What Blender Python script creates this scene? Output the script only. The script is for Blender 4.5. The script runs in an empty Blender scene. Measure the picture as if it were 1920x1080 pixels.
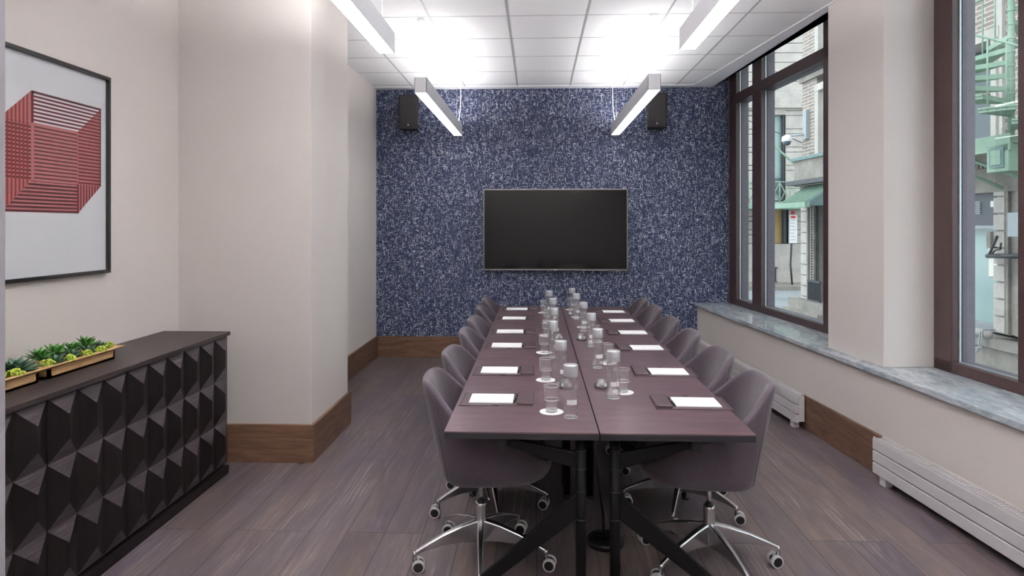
import bpy, math, random
from mathutils import Vector, Matrix
random.seed(7)
PI = math.pi
S = bpy.context.scene
C = S.collection

# ------------------------------------------------------------------ camera, world, exposure
cam_data = bpy.data.cameras.new('camera')
cam = bpy.data.objects.new('camera', cam_data); C.objects.link(cam)
cam.location = (0, 0, 1.5)
cam.rotation_euler = (PI/2, 0, math.radians(2.195))
cam_data.sensor_width = 36.0
cam_data.lens = 22.5
cam_data.shift_y = -117/1920
cam_data.clip_start = 0.05; cam_data.clip_end = 200
S.camera = cam

W = bpy.data.worlds.new('overcast'); S.world = W; W.use_nodes = True
bg = W.node_tree.nodes['Background']
bg.inputs[0].default_value = (0.90, 0.95, 1.0, 1); bg.inputs[1].default_value = 2.1
S.view_settings.view_transform = 'Standard'
S.view_settings.look = 'None'
S.view_settings.gamma = 1.0
S.view_settings.use_curve_mapping = False
S.view_settings.exposure = 0.71
LAMP_DOWN = 8.0       # near row
LAMP_DOWN_FAR = 6.0    # far row, dimmed
LAMP_UP = 80.0
LAMP_UP_FAR = 15.5

# ------------------------------------------------------------------ mesh helpers
class MB:
    def __init__(self, xf=None):
        self.v = []; self.f = []; self.m = []; self.xf = xf; self.sm = []
    def add(self, vs, fs, mi=0, smooth=False):
        o = len(self.v)
        self.v += [self.xf(*p) if self.xf else tuple(p) for p in vs]
        for f in fs:
            self.f.append([o+i for i in f]); self.m.append(mi); self.sm.append(smooth)
        return self
    def box(self, x0, y0, z0, x1, y1, z1, mi=0):
        if x0 > x1: x0, x1 = x1, x0
        if y0 > y1: y0, y1 = y1, y0
        if z0 > z1: z0, z1 = z1, z0
        vs = [(x0,y0,z0),(x1,y0,z0),(x1,y1,z0),(x0,y1,z0),(x0,y0,z1),(x1,y0,z1),(x1,y1,z1),(x0,y1,z1)]
        return self.add(vs, [(3,2,1,0),(4,5,6,7),(0,1,5,4),(1,2,6,5),(2,3,7,6),(3,0,4,7)], mi)
    def hexa(self, b, t, mi=0):      # bottom 4 pts, top 4 pts
        return self.add(list(b)+list(t), [(3,2,1,0),(4,5,6,7),(0,1,5,4),(1,2,6,5),(2,3,7,6),(3,0,4,7)], mi)
    def lathe(self, prof, n=24, mi=0, c=(0,0,0), smooth=True, close=True):
        vs = []; fs = []
        for (r, z) in prof:
            for k in range(n):
                a = 2*PI*k/n
                vs.append((c[0]+r*math.cos(a), c[1]+r*math.sin(a), c[2]+z))
        for i in range(len(prof)-1):
            for k in range(n):
                k2 = (k+1) % n
                fs.append((i*n+k, i*n+k2, (i+1)*n+k2, (i+1)*n+k))
        if close:
            fs.append(tuple(range(n))[::-1]); fs.append(tuple((len(prof)-1)*n+k for k in range(n)))
        return self.add(vs, fs, mi, smooth)
    def tube(self, pts, r, n=10, mi=0, smooth=True):
        pts = [Vector(p) for p in pts]; vs = []; fs = []
        rr = r if isinstance(r, (list, tuple)) else [r]*len(pts)
        up = None
        for i, p in enumerate(pts):
            d = (pts[min(i+1, len(pts)-1)]-pts[max(i-1, 0)]).normalized()
            if up is None:
                up = Vector((0,0,1)) if abs(d.z) < .9 else Vector((1,0,0))
            a = d.cross(up).normalized(); b = a.cross(d).normalized(); up = b
            for k in range(n):
                t = 2*PI*k/n
                vs.append(tuple(p + a*math.cos(t)*rr[i] + b*math.sin(t)*rr[i]))
        for i in range(len(pts)-1):
            for k in range(n):
                k2 = (k+1) % n
                fs.append((i*n+k, i*n+k2, (i+1)*n+k2, (i+1)*n+k))
        fs.append(tuple(range(n))[::-1]); fs.append(tuple((len(pts)-1)*n+k for k in range(n)))
        return self.add(vs, fs, mi, smooth)
    def prism(self, poly, z0, z1, mi=0):
        n = len(poly)
        vs = [(p[0],p[1],z0) for p in poly]+[(p[0],p[1],z1) for p in poly]
        fs = [tuple(range(n))[::-1], tuple(range(n, 2*n))]+[(i,(i+1)%n,n+(i+1)%n,n+i) for i in range(n)]
        return self.add(vs, fs, mi)
    def build(self, name, mats, parent=None, bevel=0, seg=2, loc=None, fixn=True):
        me = bpy.data.meshes.new(name)
        me.from_pydata(self.v, [], self.f)
        if not isinstance(mats, (list, tuple)): mats = [mats]
        for m in mats: me.materials.append(m)
        me.polygons.foreach_set('material_index', self.m)
        me.polygons.foreach_set('use_smooth', self.sm)
        me.update()
        if fixn:
            import bmesh
            bm = bmesh.new(); bm.from_mesh(me)
            bmesh.ops.recalc_face_normals(bm, faces=bm.faces)
            bm.to_mesh(me); bm.free()
        o = bpy.data.objects.new(name, me); C.objects.link(o)
        if parent: o.parent = parent
        if loc: o.location = loc
        if bevel:
            b = o.modifiers.new('bevel', 'BEVEL'); b.width = bevel; b.segments = seg
            b.limit_method = 'ANGLE'; b.angle_limit = math.radians(40)
        return o

def empty(name, loc=(0,0,0), rz=0):
    o = bpy.data.objects.new(name, None); C.objects.link(o)
    o.location = loc; o.rotation_euler = (0,0,rz); o.empty_display_size = .05
    return o
def tag(o, label=None, cat=None, group=None, kind=None):
    if label: o['label'] = label
    if cat: o['category'] = cat
    if group: o['group'] = group
    if kind: o['kind'] = kind
    return o
def struct(o, label=None):
    o['kind'] = 'structure'
    if label: o['label'] = label
    return o
def copy_tree(o, parent=None):
    c = o.copy(); C.objects.link(c)
    if parent: c.parent = parent
    for ch in list(o.children):
        copy_tree(ch, c)
    return c

# frame of the slanted window wall: u runs deep along the wall, n outwards through it
WA = math.radians(4.58); ca, sa = math.cos(WA), math.sin(WA)
def UN(u, n, z): return (-u*sa+n*ca, u*ca+n*sa, z)

# ------------------------------------------------------------------ materials
def srgb(r, g, b):
    f = lambda c: (c/255/12.92) if c/255 <= .04045 else ((c/255+.055)/1.055)**2.4
    return (f(r), f(g), f(b), 1)
class NT:
    def __init__(self, name):
        self.mat = bpy.data.materials.new(name); self.mat.use_nodes = True
        self.t = self.mat.node_tree; self.n = self.t.nodes
        self.p = self.n['Principled BSDF']; self.out = self.n['Material Output']
    def node(self, typ, **kw):
        nd = self.n.new(typ)
        for k, v in kw.items(): setattr(nd, k, v)
        return nd
    def link(self, a, b): self.t.links.new(a, b)
    def coord(self, scale=(1,1,1), rot=(0,0,0), loc=(0,0,0), kind='Object'):
        tc = self.node('ShaderNodeTexCoord'); mp = self.node('ShaderNodeMapping')
        mp.inputs['Scale'].default_value = scale; mp.inputs['Rotation'].default_value = rot
        mp.inputs['Location'].default_value = loc
        self.link(tc.outputs[kind], mp.inputs[0]); return mp.outputs[0]
    def noise(self, vec, scale=5, detail=3, rough=.5, dist=0):
        nd = self.node('ShaderNodeTexNoise')
        nd.inputs['Scale'].default_value = scale; nd.inputs['Detail'].default_value = detail
        nd.inputs['Roughness'].default_value = rough; nd.inputs['Distortion'].default_value = dist
        self.link(vec, nd.inputs['Vector']); return nd.outputs['Fac']
    def ramp(self, fac, stops):
        nd = self.node('ShaderNodeValToRGB'); cr = nd.color_ramp
        while len(cr.elements) < len(stops): cr.elements.new(.5)
        for e, (p, c) in zip(cr.elements, stops): e.position = p; e.color = c
        self.link(fac, nd.inputs[0]); return nd.outputs[0]
    def mix(self, fac, a, b, mode='MIX'):
        nd = self.node('ShaderNodeMix', data_type='RGBA', blend_type=mode)
        for inp, v in ((nd.inputs[0], fac), (nd.inputs[6], a), (nd.inputs[7], b)):
            if hasattr(v, 'is_output') or isinstance(v, bpy.types.NodeSocket): self.link(v, inp)
            else: inp.default_value = v
        return nd.outputs[2]
    def math(self, op, a, b=0.0):
        nd = self.node('ShaderNodeMath', operation=op)
        for inp, v in ((nd.inputs[0], a), (nd.inputs[1], b)):
            if isinstance(v, bpy.types.NodeSocket): self.link(v, inp)
            else: inp.default_value = v
        return nd.outputs[0]
    def bump(self, h, strength=.2, dist=.002):
        nd = self.node('ShaderNodeBump'); nd.inputs['Strength'].default_value = strength
        nd.inputs['Distance'].default_value = dist
        self.link(h, nd.inputs['Height']); self.link(nd.outputs[0], self.p.inputs['Normal'])
    def base(self, c):
        i = self.p.inputs['Base Color']
        if isinstance(c, bpy.types.NodeSocket): self.link(c, i)
        else: i.default_value = c
    def set(self, **kw):
        names = dict(rough='Roughness', metal='Metallic', spec='Specular IOR Level', coat='Coat Weight', sheen='Sheen Weight', ior='IOR', trans='Transmission Weight')
        for k, v in kw.items(): self.p.inputs[names[k]].default_value = v
        return self

def plain(name, col, rough=.5, metal=0, spec=.5, var=.04, scale=30, **kw):
    t = NT(name); v = t.coord()
    n = t.noise(v, scale, 3)
    d = tuple(max(0, c*(1-var*2)) for c in col[:3])+(1,); l = tuple(min(1, c*(1+var*2)) for c in col[:3])+(1,)
    t.base(t.ramp(n, [(.3, d), (.7, l)])); t.set(rough=rough, metal=metal, spec=spec, **kw)
    return t.mat

def fabric_wall(name, c):
    t = NT(name); v = t.coord()
    a = t.noise(t.coord((60, 60, 500)), 1, 2); b = t.noise(t.coord((500, 500, 40)), 1, 2)
    w = t.math('ADD', a, b)
    w2 = t.ramp(w, [(.7, tuple(x*.93 for x in c[:3])+(1,)), (1.0, c), ])
    big = t.noise(v, 1.2, 2)
    t.base(t.mix(.12, w2, t.ramp(big, [(.3, srgb(204,194,184)), (.7, srgb(222,216,216))])))
    t.set(rough=.85, spec=.2); t.bump(w, .25, .002); return t.mat
M = {}
M['wall'] = fabric_wall('beige_fabric_wallcovering', srgb(216, 209, 205))
M['wallg'] = fabric_wall('grey_fabric_wallcovering', srgb(140, 138, 146))

def navy():
    t = NT('navy_flecked_wallpaper')
    def thr(vec, lo, hi, s=1, d=2):
        return t.ramp(t.noise(vec, s, d, .55), [(lo, (0,0,0,1)), (hi, (1,1,1,1))])
    vert = thr(t.coord((150, 1, 20)), .612, .64)
    vert2 = thr(t.coord((110, 1, 75), loc=(3,0,5)), .63, .655)
    horz = thr(t.coord((21, 1, 150), loc=(7,0,1)), .622, .65)
    patch = thr(t.coord((22, 1, 8), loc=(2,0,2)), .25, .5)
    s = t.mix(1.0, vert, horz, 'LIGHTEN'); s = t.mix(1.0, s, vert2, 'LIGHTEN')
    s = t.mix(1.0, s, patch, 'MULTIPLY')
    base = t.ramp(t.noise(t.coord((60, 1, 24)), 1, 2), [(.3, srgb(36, 43, 70)), (.5, srgb(47, 56, 88)), (.7, srgb(60, 71, 106))])
    t.base(t.mix(t.math('MULTIPLY', s, .9), base, srgb(212, 217, 228)))
    t.set(rough=.6, spec=.3); return t.mat
M['navy'] = navy()

def wood(name, c1, c2, c3, scale=(3, 40, 40), rough=.45, rings=2.5, bumps=.15, spec=.4, dist=1.5):
    t = NT(name)
    v = t.coord(scale)
    g = t.noise(v, 1, 6, .6, dist)
    f = t.noise(t.coord(tuple(s*6 for s in scale)), 1, 3, .6)
    col = t.ramp(g, [(.3, c1), (.5, c2), (.72, c3)])
    col = t.mix(.25, col, t.ramp(f, [(.35, c1), (.65, c3)]), 'MIX')
    t.base(col); t.set(rough=rough, spec=spec); t.bump(f, bumps, .0015); return t.mat
M['walnut_x'] = wood('walnut_baseboard', srgb(78,56,44), srgb(108,80,62), srgb(130,98,76), (1.5, 12, 14), .5, dist=2.5)
M['walnut_y'] = wood('walnut_baseboard_side', srgb(70,50,40), srgb(98,72,58), srgb(120,92,74), (12, 1.5, 14), .5, dist=2.5)
M['ebony'] = wood('dark_stained_oak', srgb(30,24,24), srgb(44,36,36), srgb(66,56,56), (30, 2.5, 30), .48, bumps=.5)
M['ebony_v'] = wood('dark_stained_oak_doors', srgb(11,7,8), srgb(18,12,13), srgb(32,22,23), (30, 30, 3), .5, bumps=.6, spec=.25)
M['ebony_lit'] = wood('dark_stained_oak_lit_facets', srgb(32,26,28), srgb(52,44,48), srgb(92,82,88), (30, 3, 90), .4, bumps=.8)  # same oak painted lighter, as the facets that catch the light
M['table'] = wood('plum_brown_table_laminate', srgb(66,48,54), srgb(83,64,71), srgb(101,78,82), (4, 18, 10), .3, bumps=.03, spec=.5, dist=.6)
M['planter'] = wood('pale_planter_wood', srgb(176,132,88), srgb(208,168,120), srgb(228,194,150), (30, 3, 30), .6)

def floor_mat():
    t = NT('grey_brown_oak_planks')
    tc = t.node('ShaderNodeTexCoord'); sp = t.node('ShaderNodeSeparateXYZ'); t.link(tc.outputs['Object'], sp.inputs[0])
    cb = t.node('ShaderNodeCombineXYZ'); t.link(sp.outputs[1], cb.inputs[0]); t.link(sp.outputs[0], cb.inputs[1])
    def brick(c1, c2, mo, msize, seed):
        b = t.node('ShaderNodeTexBrick'); b.offset = .37; b.offset_frequency = 3
        b.inputs['Scale'].default_value = 1; b.inputs['Brick Width'].default_value = 1.55
        b.inputs['Row Height'].default_value = .185; b.inputs['Mortar Size'].default_value = msize
        b.inputs['Mortar Smooth'].default_value = .1
        b.inputs['Color1'].default_value = c1; b.inputs['Color2'].default_value = c2; b.inputs['Mortar'].default_value = mo
        b.inputs['Bias'].default_value = seed
        t.link(cb.outputs[0], b.inputs['Vector']); return b
    b1 = brick((0,0,0,1), (1,1,1,1), (.5,.5,.5,1), .0, 0)
    rnd = b1.outputs[0]
    bj = brick((1,1,1,1), (1,1,1,1), (0,0,0,1), .0022, 0)
    # grain, offset per plank
    off = t.node('ShaderNodeVectorMath', operation='MULTIPLY_ADD')
    t.link(rnd, off.inputs[0]); off.inputs[1].default_value = (17, 9, 31)
    mp = t.node('ShaderNodeMapping'); mp.inputs['Scale'].default_value = (7, .8, 1); t.link(tc.outputs['Object'], mp.inputs[0])
    t.link(mp.outputs[0], off.inputs[2])
    g = t.noise(off.outputs[0], 1.2, 7, .62, 2.2)
    g2n = t.node('ShaderNodeVectorMath', operation='MULTIPLY'); t.link(off.outputs[0], g2n.inputs[0]); g2n.inputs[1].default_value = (9, 3.2, 1)
    f = t.noise(g2n.outputs[0], 1, 4, .7, .8)
    wv = t.node('ShaderNodeTexWave'); wv.bands_direction = 'X'; wv.inputs['Scale'].default_value = 1.6
    wv.inputs['Distortion'].default_value = 9; wv.inputs['Detail'].default_value = 3; wv.inputs['Detail Scale'].default_value = .8
    t.link(off.outputs[0], wv.inputs['Vector'])
    pl = t.ramp(rnd, [(0, srgb(96,84,84)), (.2, srgb(132,116,108)), (.4, srgb(104,98,106)), (.6, srgb(146,130,120)), (.8, srgb(112,104,112)), (1, srgb(104,88,82))])
    gr = t.ramp(g, [(.3, srgb(52,44,46)), (.48, srgb(106,94,92)), (.7, srgb(158,144,134))])
    cloud = t.ramp(t.noise(t.coord((5, 1.8, 1), loc=(1,7,0)), 1, 3, .55, .6), [(.32, srgb(98,92,108)), (.5, srgb(114,102,100)), (.66, srgb(140,120,104))])
    pl = t.mix(.4, pl, cloud)
    col = t.mix(.3, pl, gr)
    col = t.mix(.4, col, t.ramp(f, [(.35, (.55,.55,.58,1)), (.6, (1.15,1.1,1.05,1))]), 'MULTIPLY')
    lime = t.ramp(wv.outputs[0], [(.72, (0,0,0,1)), (.95, (1,1,1,1))])
    pm = t.ramp(t.noise(t.coord((3.5, 1.6, 1), loc=(4,2,0)), 1, 3, .6), [(.5, (0,0,0,1)), (.62, (1,1,1,1))])
    lm = t.math('MULTIPLY', t.math('MULTIPLY', lime, pm), t.ramp(g, [(.42, (0,0,0,1)), (.62, (.5,.5,.5,1))]))
    col = t.mix(lm, col, srgb(186,174,166))
    col = t.mix(1.0, col, bj.outputs[0], 'MULTIPLY') if False else t.mix(bj.outputs[1], col, srgb(66,52,46))
    col = t.mix(1.0, col, (.70,.70,.75,1), 'MULTIPLY')
    t.base(col); t.set(rough=.40, spec=.4)
    t.bump(f, .25, .0015); return t.mat
M['floor'] = floor_mat()

def marble():
    t = NT('grey_blue_marble'); v = t.coord((1,1,1), rot=(0,0,WA))
    g = t.noise(t.coord((5, 1.4, 5)), 1.4, 8, .68, 2.4)
    g2 = t.noise(t.coord((14, 3, 10)), 1.5, 6, .7, 2.5)
    col = t.ramp(g, [(.3, srgb(122,134,144)), (.45, srgb(166,176,184)), (.55, srgb(190,196,202)), (.7, srgb(220,224,228))])
    col = t.mix(.35, col, t.ramp(g2, [(.35, srgb(92,106,116)), (.65, srgb(222,226,228))]))
    t.base(col); t.set(rough=.12, spec=.5); return t.mat
M['marble'] = marble()
M['ceil'] = plain('ceiling_tile_white', srgb(240,240,242), .9, spec=.1, var=.012, scale=60)
M['soffit'] = plain('ceiling_paint_white', srgb(236,237,242), .85, spec=.15, var=.006)
M['grid'] = plain('ceiling_grid_metal', srgb(176,176,178), .5, var=.01)
M['white_metal'] = plain('white_enamel', srgb(222,220,222), .35, var=.01)
M['lamp_body'] = plain('brushed_aluminium_housing', srgb(212,212,216), .4, metal=.0, var=.01)
M['radiator'] = plain('radiator_enamel', srgb(206,202,204), .35, var=.01)
M['frame_brown'] = plain('brown_window_frame', srgb(66,47,47), .38, var=.05)
M['frame_grey'] = plain('exterior_window_frame', srgb(104,98,108), .5, var=.05)
M['gasket'] = plain('glazing_spacer', srgb(190,205,212), .3, metal=.3, var=.01)
M['black'] = plain('black_powder_coat', srgb(8,7,8), .6, spec=.18, var=.05)
M['blackp'] = plain('black_plastic', srgb(20,19,20), .35, var=.03)
M['speaker'] = plain('speaker_black', srgb(42,38,40), .6, var=.05)
M['edge'] = plain('table_edge_black', srgb(26,24,30), .5, var=.03)
M['screen'] = plain('tv_screen_black', srgb(6,6,9), .10, spec=.35, var=.02)
M['bezel'] = plain('tv_bezel_metal', srgb(150,148,150), .3, metal=.8, var=.02)
M['chrome'] = plain('polished_aluminium', srgb(212,212,215), .24, metal=1, var=.01)
M['wheel'] = plain('grey_wheel_rubber', srgb(196,194,194), .45, var=.02)
M['cushion'] = plain('x', srgb(0,0,0))
def chair_fabric():
    t = NT('plum_grey_upholstery')
    f = t.noise(t.coord((350,350,350)), 1, 2); b = t.noise(t.coord((6,6,6)), 1, 2)
    col = t.ramp(f, [(.35, srgb(60,51,59)), (.65, srgb(78,68,76))])
    t.base(t.mix(.15, col, t.ramp(b, [(.4, srgb(58,49,57)), (.6, srgb(80,70,77))])))
    t.set(rough=.8, spec=.25, sheen=.2); t.p.inputs['Sheen Roughness'].default_value = .5
    t.bump(f, .15, .001); return t.mat
M['fabric'] = chair_fabric()
M['leather'] = plain('plum_leatherette', srgb(74,58,62), .35, var=.06, scale=200)
M['paper'] = plain('white_paper', srgb(246,246,248), .8, var=.005)
M['coaster'] = plain('white_coaster_paper', srgb(244,244,246), .8, var=.005)
M['cap'] = plain('satin_silver_cap', srgb(188,190,194), .35, metal=.45, var=.01)
M['dome'] = plain('gunmetal_plastic', srgb(112,108,110), .35, metal=.5, var=.03)
M['art_white'] = plain('print_paper', srgb(208,210,214), .55, var=.004)
M['art_pink'] = plain('print_pink', srgb(150,92,92), .5, var=.03)
M['art_red'] = plain('print_red', srgb(84,16,26), .5, var=.03)
M['art_dark'] = plain('print_maroon', srgb(66,20,26), .5, var=.03)
M['art_orange'] = plain('print_orange_red', srgb(112,34,32), .5, var=.03)
M['soil'] = plain('dark_soil', srgb(48,38,30), .9, var=.2)
M['succ'] = plain('blue_green_succulent', srgb(74,108,84), .5, var=.15, scale=40)
M['succ2'] = plain('fresh_green_succulent', srgb(70,126,50), .5, var=.15, scale=40)
M['sedum'] = plain('lime_sedum', srgb(172,190,70), .6, var=.12, scale=80)
M['stone'] = None
def stone(name, c, c2, sc=3):
    t = NT(name); a = t.noise(t.coord((sc, sc, sc)), 1, 6, .65); b = t.noise(t.coord((sc*12, sc*12, sc*4)), 1, 4, .7)
    t.base(t.mix(.35, t.ramp(a, [(.3, c2), (.65, c)]), t.ramp(b, [(.3, c2), (.7, c)])))
    t.set(rough=.85, spec=.2); t.bump(b, .3, .01); return t.mat
M['stone'] = stone('pale_limestone', srgb(196,190,184), srgb(160,154,148))
M['stone_d'] = stone('weathered_stone', srgb(160,154,146), srgb(118,114,108))
M['street'] = stone('wet_pavement', srgb(158,162,164), srgb(118,122,126), .8)
M['copper'] = stone('green_painted_iron', srgb(152,176,158), srgb(130,154,138), 6)
M['copper_d'] = stone('green_grey_roof_sheet', srgb(128,146,144), srgb(104,124,124), 5)
def brick():
    t = NT('pale_brown_brick')
    b = t.node('ShaderNodeTexBrick'); b.inputs['Scale'].default_value = 1
    b.inputs['Brick Width'].default_value = .3; b.inputs['Row Height'].default_value = .07; b.inputs['Mortar Size'].default_value = .008
    b.inputs['Color1'].default_value = srgb(152,140,132); b.inputs['Color2'].default_value = srgb(130,120,112); b.inputs['Mortar'].default_value = srgb(190,184,178)
    tc = t.node('ShaderNodeTexCoord'); sp = t.node('ShaderNodeSeparateXYZ'); t.link(tc.outputs['Object'], sp.inputs[0])
    cb = t.node('ShaderNodeCombineXYZ'); t.link(t.math('ADD', sp.outputs[0], sp.outputs[1]), cb.inputs[0]); t.link(sp.outputs[2], cb.inputs[1])
    t.link(cb.outputs[0], b.inputs['Vector']); t.base(b.outputs[0]); t.set(rough=.85, spec=.2); return t.mat
M['brick'] = brick()
M['dark_glass'] = plain('dark_window_glass', srgb(72,84,92), .1, var=.06, scale=2)
M['pale_glass'] = plain('pale_green_window_glass', srgb(150,172,170), .12, var=.05, scale=1.5)
M['blind'] = plain('ivory_blind', srgb(226,222,212), .6, var=.03, scale=4)
M['tan'] = plain('tan_blind', srgb(190,164,112), .7, var=.03)
M['dark_panel'] = plain('dark_grey_panel', srgb(72,76,84), .5, var=.04)
M['grey_lamp'] = plain('light_grey_metal', srgb(150,156,160), .45, var=.02)
M['iron'] = plain('dark_iron', srgb(58,60,64), .5, var=.05)
M['sign_white'] = plain('sign_white', srgb(226,224,226), .5, var=.01)
M['sign_red'] = plain('sign_red', srgb(200,60,60), .5, var=.01)

def glass_pane():
    t = NT('window_glass')
    tr = t.node('ShaderNodeBsdfTransparent'); tr.inputs[0].default_value = (.93, .965, .965, 1)
    gl = t.node('ShaderNodeBsdfGlossy'); gl.inputs['Roughness'].default_value = .02
    fr = t.node('ShaderNodeFresnel'); fr.inputs[0].default_value = 1.45
    mx = t.node('ShaderNodeMixShader'); t.link(t.math('MULTIPLY', fr.outputs[0], .10), mx.inputs[0])
    t.link(tr.outputs[0], mx.inputs[1]); t.link(gl.outputs[0], mx.inputs[2]); t.link(mx.outputs[0], t.out.inputs[0]); return t.mat
M['pane'] = glass_pane()
def clear(name, ior, mixv, edge=(1,1,1,1)):
    t = NT(name)
    g = t.node('ShaderNodeBsdfGlass'); g.inputs['IOR'].default_value = ior; g.inputs['Roughness'].default_value = 0
    g.inputs['Color'].default_value = edge
    tr = t.node('ShaderNodeBsdfTransparent'); mx = t.node('ShaderNodeMixShader'); mx.inputs[0].default_value = mixv
    t.link(g.outputs[0], mx.inputs[1]); t.link(tr.outputs[0], mx.inputs[2]); t.link(mx.outputs[0], t.out.inputs[0]); return t.mat
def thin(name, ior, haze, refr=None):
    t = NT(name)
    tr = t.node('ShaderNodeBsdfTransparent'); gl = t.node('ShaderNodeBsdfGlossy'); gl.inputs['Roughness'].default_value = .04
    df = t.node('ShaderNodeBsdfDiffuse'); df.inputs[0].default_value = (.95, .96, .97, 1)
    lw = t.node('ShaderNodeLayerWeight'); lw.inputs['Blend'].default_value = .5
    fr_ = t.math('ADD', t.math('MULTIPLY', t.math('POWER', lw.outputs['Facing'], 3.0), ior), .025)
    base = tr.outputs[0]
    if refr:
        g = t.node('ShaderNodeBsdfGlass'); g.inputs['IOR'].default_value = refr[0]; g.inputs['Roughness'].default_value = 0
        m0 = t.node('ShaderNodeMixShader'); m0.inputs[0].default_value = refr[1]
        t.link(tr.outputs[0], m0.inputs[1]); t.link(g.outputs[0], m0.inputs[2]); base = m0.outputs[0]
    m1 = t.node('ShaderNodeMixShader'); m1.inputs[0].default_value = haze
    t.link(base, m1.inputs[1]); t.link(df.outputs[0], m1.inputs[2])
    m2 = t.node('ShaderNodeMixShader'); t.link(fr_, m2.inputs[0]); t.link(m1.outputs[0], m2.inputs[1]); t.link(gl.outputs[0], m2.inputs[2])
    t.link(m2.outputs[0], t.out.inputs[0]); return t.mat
M['water'] = thin('bottle_plastic_full_of_water', .6, .04, (1.33, .35))
M['tumbler'] = thin('clear_tumbler_glass', .8, .04)
M['thick_highlight'] = thin('thick_glass_white_highlight', .8, .45)  # diffuse white haze stands in for highlights on thick glass edges
def emit(name, c, s):
    t = NT(name); e = t.node('ShaderNodeEmission'); e.inputs[0].default_value = c; e.inputs[1].default_value = s
    t.link(e.outputs[0], t.out.inputs[0]); return t.mat
M['lamp'] = emit('lit_lamp_diffuser', (1, .98, .975, 1), LAMP_DOWN)
M['lamp_up_far'] = emit('dimmed_upward_diffuser', (1, .98, .975, 1), LAMP_UP_FAR)
M['lamp_far'] = emit('dimmed_lamp_diffuser', (1, .98, .975, 1), LAMP_DOWN_FAR)
M['lamp_up'] = emit('lit_upward_lamp_diffuser', (1, .98, .975, 1), LAMP_UP)

# ------------------------------------------------------------------ room shell
CZ = 3.06           # ceiling height
YB = 7.25           # navy wall
XL, XL2, XC = -2.288, -1.83, -1.43
YF = -2.4
b = MB(); b.add([(-3.2, YF-.2, 0), (3.4, YF-.2, 0), (3.4, YB+.1, 0), (-3.2, YB+.1, 0)], [(0,1,2,3)])
b.add([(-3.2, YF-.2, -.2), (3.4, YF-.2, -.2), (3.4, YB+.1, -.2), (-3.2, YB+.1, -.2)], [(3,2,1,0)])
struct(b.build('floor', M['floor'], fixn=False))
struct(MB().box(XL2-.15, YB, 0, 2.15, YB+.2, 3.5).build('wall_back', M['navy']))
struct(MB().box(XL-.2, YF, 0, XL, 4.01, 3.4).build('wall_left', M['wall']))
b = MB().box(XL-.2, 4.01, 0, XC, 4.80, 3.4); struct(b.build('wall_left_column', M['wall'], bevel=.004))
struct(MB().box(XL2-.2, 4.8, 0, XL2, YB, 3.4).build('wall_left_rear', M['wall']))
struct(MB().box(XL, 1.15, 0, -1.098, 1.285, CZ).build('wall_left_stub', M['wallg'], bevel=.004))
struct(MB().box(XL-.2, YF-.2, 0, 3.3, YF, 3.4).build('wall_front', M['wall']))

# window wall: low wall, upper parts between windows, columns
NW = 2.375; NF = 2.73
b = MB(UN); b.box(-2.6, NW, 0, 7.26, 2.95, .60)
struct(b.build('wall_right', M['wall']))
b = MB(UN); b.box(3.80, 2.425, .635, 4.436, 2.95, 3.4)
struct(b.build('wall_right_column', M['wall'], bevel=.004))
b = MB(UN); b.box(7.065, NF, 0, 7.45, 2.95, 3.4)
struct(b.build('wall_right_corner', M['stone']))
b = MB(UN); b.box(4.436, NF, .635, 4.95, 2.95, 3.4)
struct(b.build('wall_right_pier', M['wall']))
b = MB(UN); b.box(-2.6, NF, .635, .9, 2.95, 3.4)
struct(b.build('wall_right_front', M['wall']))
b = MB(UN); b.box(-2.6, 2.345, .60, 7.27, NF+.02, .635)
struct(b.build('trim_1', M['marble'], bevel=.004), 'grey blue marble window ledge')

# baseboards
struct(MB().box(XL2+.022, YB-.022, 0, 1.75, YB, .24).build('baseboard_back', M['walnut_x'], bevel=.003))
struct(MB().box(XL2, 4.8, 0, XL2+.022, YB, .24).build('baseboard_left_rear', M['walnut_y'], bevel=.003))
struct(MB().box(XL, 3.988, 0, XC+.022, 4.01, .24).build('baseboard_left_column_front', M['walnut_x'], bevel=.003))
struct(MB().box(XC, 4.01, 0, XC+.022, 4.82, .24).build('baseboard_left_column_side', M['walnut_y'], bevel=.003))
struct(MB(UN).box(-2.4, NW-.021, 0, 7.24, NW, .243).build('baseboard_right', M['walnut_y'], bevel=.003))

# ceiling: tiles between a tile field, flush plaster band along the windows, raised pocket over the glass
def right_tile_x(y): return 1.741 + (7.136-y)*(.319/2.628)
def soffit_x(y):
    p0 = UN(7.3, 2.545, 0); p1 = UN(4.6, 2.485, 0); k = (p1[0]-p0[0])/(p1[1]-p0[1]); return p0[0]+(y-p0[1])*k
b = MB(); y0, y1 = YF, 7.135
b.add([(XL-.1,y0,CZ),(right_tile_x(y0),y0,CZ),(right_tile_x(y1),y1,CZ),(XL-.1,y1,CZ)], [(3,2,1,0)])
b.add([(XL-.1,y0,CZ+.3),(right_tile_x(y0)+.3,y0,CZ+.3),(right_tile_x(y1)+.3,y1,CZ+.3),(XL-.1,y1,CZ+.3)], [(0,1,2,3)])
struct(b.build('ceiling', M['ceil'], fixn=False), 'white tiled ceiling')
b = MB(); z0 = CZ-.008
b.hexa([(right_tile_x(YF),YF,z0),(soffit_x(YF),YF,z0),(soffit_x(YB),YB,z0),(right_tile_x(YB),YB,z0)],
       [(right_tile_x(YF),YF,CZ+.32),(soffit_x(YF),YF,CZ+.32),(soffit_x(YB),YB,CZ+.32),(right_tile_x(YB),YB,CZ+.32)])
b.box(XL2, 7.135, z0, right_tile_x(YB), YB, CZ+.3)
xr_ = lambda y: (2.95-y*sa)/ca
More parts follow.
